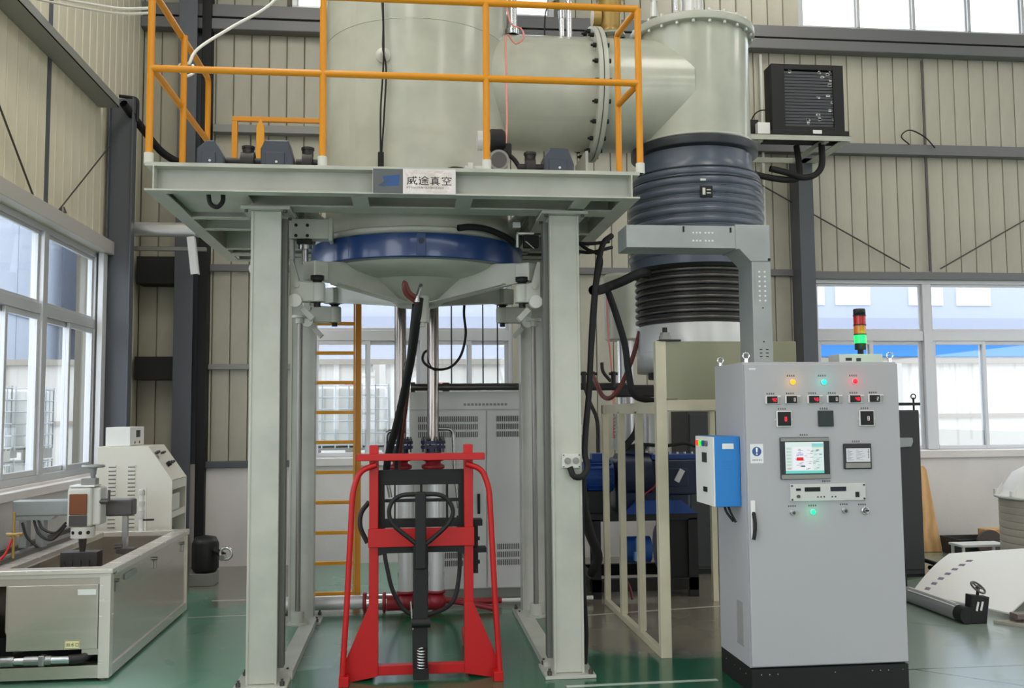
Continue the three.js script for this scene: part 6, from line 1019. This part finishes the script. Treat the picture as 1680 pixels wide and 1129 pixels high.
// ---------- right: store of odds and ends ----------
{
  const d = thing('dark_cabinet', 'tall dark grey cabinet partly hidden behind the control cabinet', 'cabinet', [4.75, 0, -9.25]);
  obj('carcass', bx(4.3, 5.1, 0.03, 1.655, -9.5, -9.02, 0.006), M.darkCab, d); obj('door', bx(4.32, 5.09, 0.08, 1.64, -9.02, -9.0, 0.004), M.darkCab, d); obj('lock_handle', exZ([[4.82, 1.38], [5.0, 1.38], [5.005, 1.34], [4.985, 1.29], [4.82, 1.28]], -9.0, -8.975, 0.004), M.galv, d); obj('lifting_bar', [bx(4.3, 5.12, 1.7, 1.73, -9.06, -9.02), cylY(4.36, 1.65, 1.7, -9.04, 0.01, 8), cylY(5.06, 1.65, 1.78, -9.04, 0.01, 8), torus(5.06, 1.79, -9.04, 0.025, 0.006, 'z', 16)], M.black, d); obj('plinth', bx(4.32, 5.11, 0, 0.03, -9.48, -9.04), M.black, d);
  solid('wood_board', 'pale pine board leaning against the white wall right of the dark cabinet', 'board', spin(exZ([[5.9, 0.0], [6.2, 0.0], [6.1, 0.95], [6.07, 1.0], [5.9, 1.0]], -10.6, -10.57, 0.004), 6, 0, -10.6, -0.1, 0, 0), M.wood, [6.05, 0, -10.6]);
  const bn = thing('dark_trough', 'low dark steel trough on the floor against the white wall', 'trough', [6.45, 0, -10.4]); obj('shell', [exX([[-10.25, 0], [-10.55, 0], [-10.6, 0.19], [-10.58, 0.19], [-10.53, 0.02], [-10.27, 0.02], [-10.22, 0.19], [-10.2, 0.19]], 6.2, 6.75)], M.darkCab, bn); for (const x of [6.19, 6.75]) obj('end_plate', exX([[-10.25, 0], [-10.55, 0], [-10.6, 0.19], [-10.2, 0.19]], x, x + 0.01), M.darkCab, bn);
  solid('round_plate', 'brown round steel plate standing on edge behind the small white table', 'plate', [cylZ(6.52, 0.15, -10.17, -10.13, 0.15, 40), cylZ(6.52, 0.15, -10.13, -10.12, 0.05, 24)], std(0x4d423d, 0.5), [6.52, 0, -10.15]);
  const wt = thing('small_white_table', 'small low white table by the white tiled vessel', 'table', [5.95, 0, -9.5]); obj('top', bx(5.82, 6.35, 0.2, 0.225, -9.8, -9.54, 0.004), M.white, wt); for (const x of [5.85, 6.32]) for (const z of [-9.77, -9.57]) obj('leg', bx(x - 0.012, x + 0.012, 0, 0.2, z - 0.012, z + 0.012), M.white, wt);
  solid('packing_block', 'short pale wood block behind the small white table', 'block', bx(6.6, 6.9, 0, 0.28, -10.5, -10.3, 0.01), M.wood, [6.7, 0, -10.4]);
  const v = thing('lined_vessel', 'white domed vessel wrapped in pale banded sheet at the right edge', 'vessel', [6.49, 0, -9.0]);
  obj('foot_ring', lathe([[0.46, 0.1], [0.46, 0], [0.4, 0]], 6.49, -9, 48), M.greyPaint, v);
  for (let i = 0; i < 9; i++) obj('band', lathe([[0.494, 0.1 + 0.072 * i], [0.5, 0.106 + 0.072 * i], [0.5, 0.164 + 0.072 * i], [0.494, 0.17 + 0.072 * i]], 6.49, -9, 48), std(0xb9b3a8, 0.45, 0.15, { map: grimeTex }), v);
  const ld = obj('lid', lathe([[0, 1.13], [0.2, 1.1], [0.36, 1.01], [0.46, 0.85], [0.49, 0.79], [0.54, 0.79], [0.54, 0.76], [0.5, 0.75]], 6.49, -9, 48), M.white, v);
  for (let i = 0; i < 10; i++) { const a = i * 0.628 + 0.2, c = Math.cos(a), s = Math.sin(a); obj('lid_rib', [spin(exZ([[0.46, 0.79], [0.54, 0.79], [0.46, 0.9]], -0.008, 0.008), 0, 0, 0, 0, a, 0).translate(6.49, 0, -9)], M.white, ld); obj('lug', [cylY(6.49 + 0.52 * c, 0.79, 0.84, -9 - 0.52 * s, 0.025, 10)], M.white, ld); }
  obj('port', [spin(torus(6.49, 0.9, -8.58, 0.1, 0.03, 'z', 24), 6.49, 0.9, -8.58, -0.5, 0, 0)], M.galv, ld);
}
{
  const P = [[4.43, 0.04, -8.06], [4.68, 0.05, -7.06], [5.98, 0.44, -7.9], [5.0, 0.31, -8.41]];
  const at = (u, v, h) => { const a = P[0].map((q, i) => (q * (1 - u) + P[3][i] * u) * (1 - v) + (P[1][i] * (1 - u) + P[2][i] * u) * v); a[1] += h + 0.03 * Math.sin(u * Math.PI) * (1 - v); return a; };
  const N = 14, pos = [], quad = (a, b, c, d) => pos.push(...a, ...b, ...c, ...a, ...c, ...d);
  for (let i = 0; i < N; i++) for (let j = 0; j < N; j++) { const u0 = i / N, u1 = (i + 1) / N, v0 = j / N, v1 = (j + 1) / N; quad(at(u0, v0, 0.012), at(u0, v1, 0.012), at(u1, v1, 0.012), at(u1, v0, 0.012)); quad(at(u0, v0, 0), at(u1, v0, 0), at(u1, v1, 0), at(u0, v1, 0)); }
  for (let i = 0; i < N; i++) { const u0 = i / N, u1 = (i + 1) / N; quad(at(u0, 0, 0), at(u0, 0, 0.012), at(u1, 0, 0.012), at(u1, 0, 0)); quad(at(u0, 1, 0), at(u1, 1, 0), at(u1, 1, 0.012), at(u0, 1, 0.012)); quad(at(0, u0, 0), at(0, u1, 0), at(0, u1, 0.012), at(0, u0, 0.012)); quad(at(1, u0, 0), at(1, u0, 0.012), at(1, u1, 0.012), at(1, u1, 0)); }
  const g = new THREE.BufferGeometry(); g.setAttribute('position', new THREE.BufferAttribute(new Float32Array(pos), 3)); g.computeVertexNormals();
  const t = thing('white_sheet', 'large white plastic sheet lying tilted on the floor, seven purple characters along its edge', 'sheet', [4.9, 0.03, -7.8]);
  obj('sheet', g, M.white, t);
  const ch = []; for (let i = 0; i < 7; i++) { const c = at(0.08 + 0.105 * i, 0.12 + 0.02 * i, 0.0125); for (let k = 0; k < 4; k++) { const a = at(0.08 + 0.105 * i + 0.012 * k, 0.1 + 0.02 * i, 0.0125), b = at(0.08 + 0.105 * i + 0.012 * k, 0.15 + 0.02 * i, 0.0125); ch.push(rod(a, b, 0.0035, 4)); } ch.push(rod(at(0.08 + 0.105 * i, 0.125 + 0.02 * i, 0.0125), at(0.125 + 0.105 * i, 0.125 + 0.02 * i, 0.0125), 0.003, 4)); }
  obj('printed_characters', ch, std(0x8d7f96, 0.6), t);
  const r = thing('wrapped_roll', 'grey roll wrapped in clear plastic lying on the floor before the white sheet', 'roll', [4.2, 0.085, -7.3]);
  obj('roll', [rod([4.3, 0.066, -7.9], [4.29, 0.066, -7.08], 0.064, 28)], new THREE.MeshPhysicalMaterial({ color: 0x86858a, roughness: 0.35, clearcoat: 0.6, clearcoatRoughness: 0.15 }), r); obj('wrap_fold', tube([[4.29, 0.13, -7.85], [4.29, 0.132, -7.5], [4.29, 0.13, -7.15]], 0.006, 20, 6), M.white, r); obj('wrap_fold', tube([[4.25, 0.116, -7.8], [4.25, 0.118, -7.4], [4.25, 0.116, -7.1]], 0.005, 20, 6), M.white, r);
  const v = thing('gate_valve', 'black gate valve with a spoked handwheel standing on the floor before the white sheet', 'valve', [4.37, 0, -7.05]);
  obj('body', [exZ([[4.31, 0.0], [4.45, 0.0], [4.48, 0.2], [4.33, 0.22]], -7.09, -7.0, 0.008)], M.black, v); obj('flange', [rod([4.29, 0.066, -7.1], [4.295, 0.066, -7.0], 0.066, 28)], M.black, v); obj('window_slot', [spin(bx(4.365, 4.38, 0.1, 0.17, -7.0, -6.996), 4.37, 0.13, -7, 0, 0, -0.25), spin(bx(4.4, 4.415, 0.1, 0.17, -7.0, -6.996), 4.41, 0.13, -7, 0, 0, -0.25)], M.white, v);
  obj('stem', rod([4.4, 0.2, -7.04], [4.41, 0.26, -7.04], 0.012, 10), M.black, v); obj('handwheel', [spin([torus(4.41, 0.27, -7.04, 0.058, 0.008, 'y', 28), rod([4.41, 0.27, -7.04], [4.468, 0.27, -7.04], 0.006, 8), rod([4.41, 0.27, -7.04], [4.38, 0.27, -6.99], 0.006, 8), rod([4.41, 0.27, -7.04], [4.38, 0.27, -7.09], 0.006, 8), cylY(4.41, 0.25, 0.28, -7.04, 0.016, 12)], 4.41, 0.27, -7.04, 0.6, 0, -0.35)], M.darkSteel, v);
  solid('flat_bar', 'brown steel channel lying on the floor right of the black gate valve', 'bar', [bx(4.62, 5.6, 0.05, 0.09, -6.98, -6.88, 0.004), bx(4.62, 5.6, 0.0, 0.05, -6.98, -6.97)], std(0x6e625a, 0.5), [5, 0, -6.93]);
  solid('grey_plank', 'grey board flat on the floor in front of the brown channel', 'board', exY([[4.5, -7.0], [5.7, -7.0], [5.7, -6.72], [4.68, -6.76]], 0, 0.025, 0.003), std(0x9c978d, 0.7), [5, 0, -6.85]);
  solid('steel_wedge', 'brown triangular plate lying on the white sheet at the right edge', 'plate', exZ([[4.86, 0.1], [5.15, 0.1], [5.05, 0.3], [4.98, 0.3]], -7.1, -7.05, 0.003), std(0x6b5a50, 0.5), [5, 0.1, -7.08]);
  const c = thing('caster_stack', 'pair of pale rings on a black post at the right foot of the control cabinet', 'stand', [4.35, 0, -8.1]); obj('post', bx(4.33, 4.41, 0, 0.2, -8.2, -8.1, 0.004), M.black, c); obj('ring', [torus(4.34, 0.33, -8.15, 0.05, 0.014, 'y', 24), torus(4.34, 0.22, -8.15, 0.05, 0.014, 'y', 24), cylY(4.34, 0.2, 0.33, -8.15, 0.012, 10)], M.silver, c);
  solid('cable_heap', 'heap of black cable behind the sheet beside the dark cabinet', 'cable', [tube([[5.08, 0.16, -9.55], [5.25, 0.12, -9.3], [5.45, 0.06, -9.0], [5.7, 0.05, -9.1], [5.5, 0.05, -9.3], [5.25, 0.06, -9.2]], 0.022, 60, 8), tube([[5.12, 0.04, -9.0], [5.3, 0.05, -8.9], [5.55, 0.05, -8.95], [5.45, 0.09, -9.15]], 0.022, 40, 8)], M.cable, [5.4, 0.03, -9.1]);
}
scene.traverse((o) => { if (o.isMesh) { o.castShadow = o.receiveShadow = true; } if (o.isPointLight) o.castShadow = true; });
renderer.render(scene, camera);
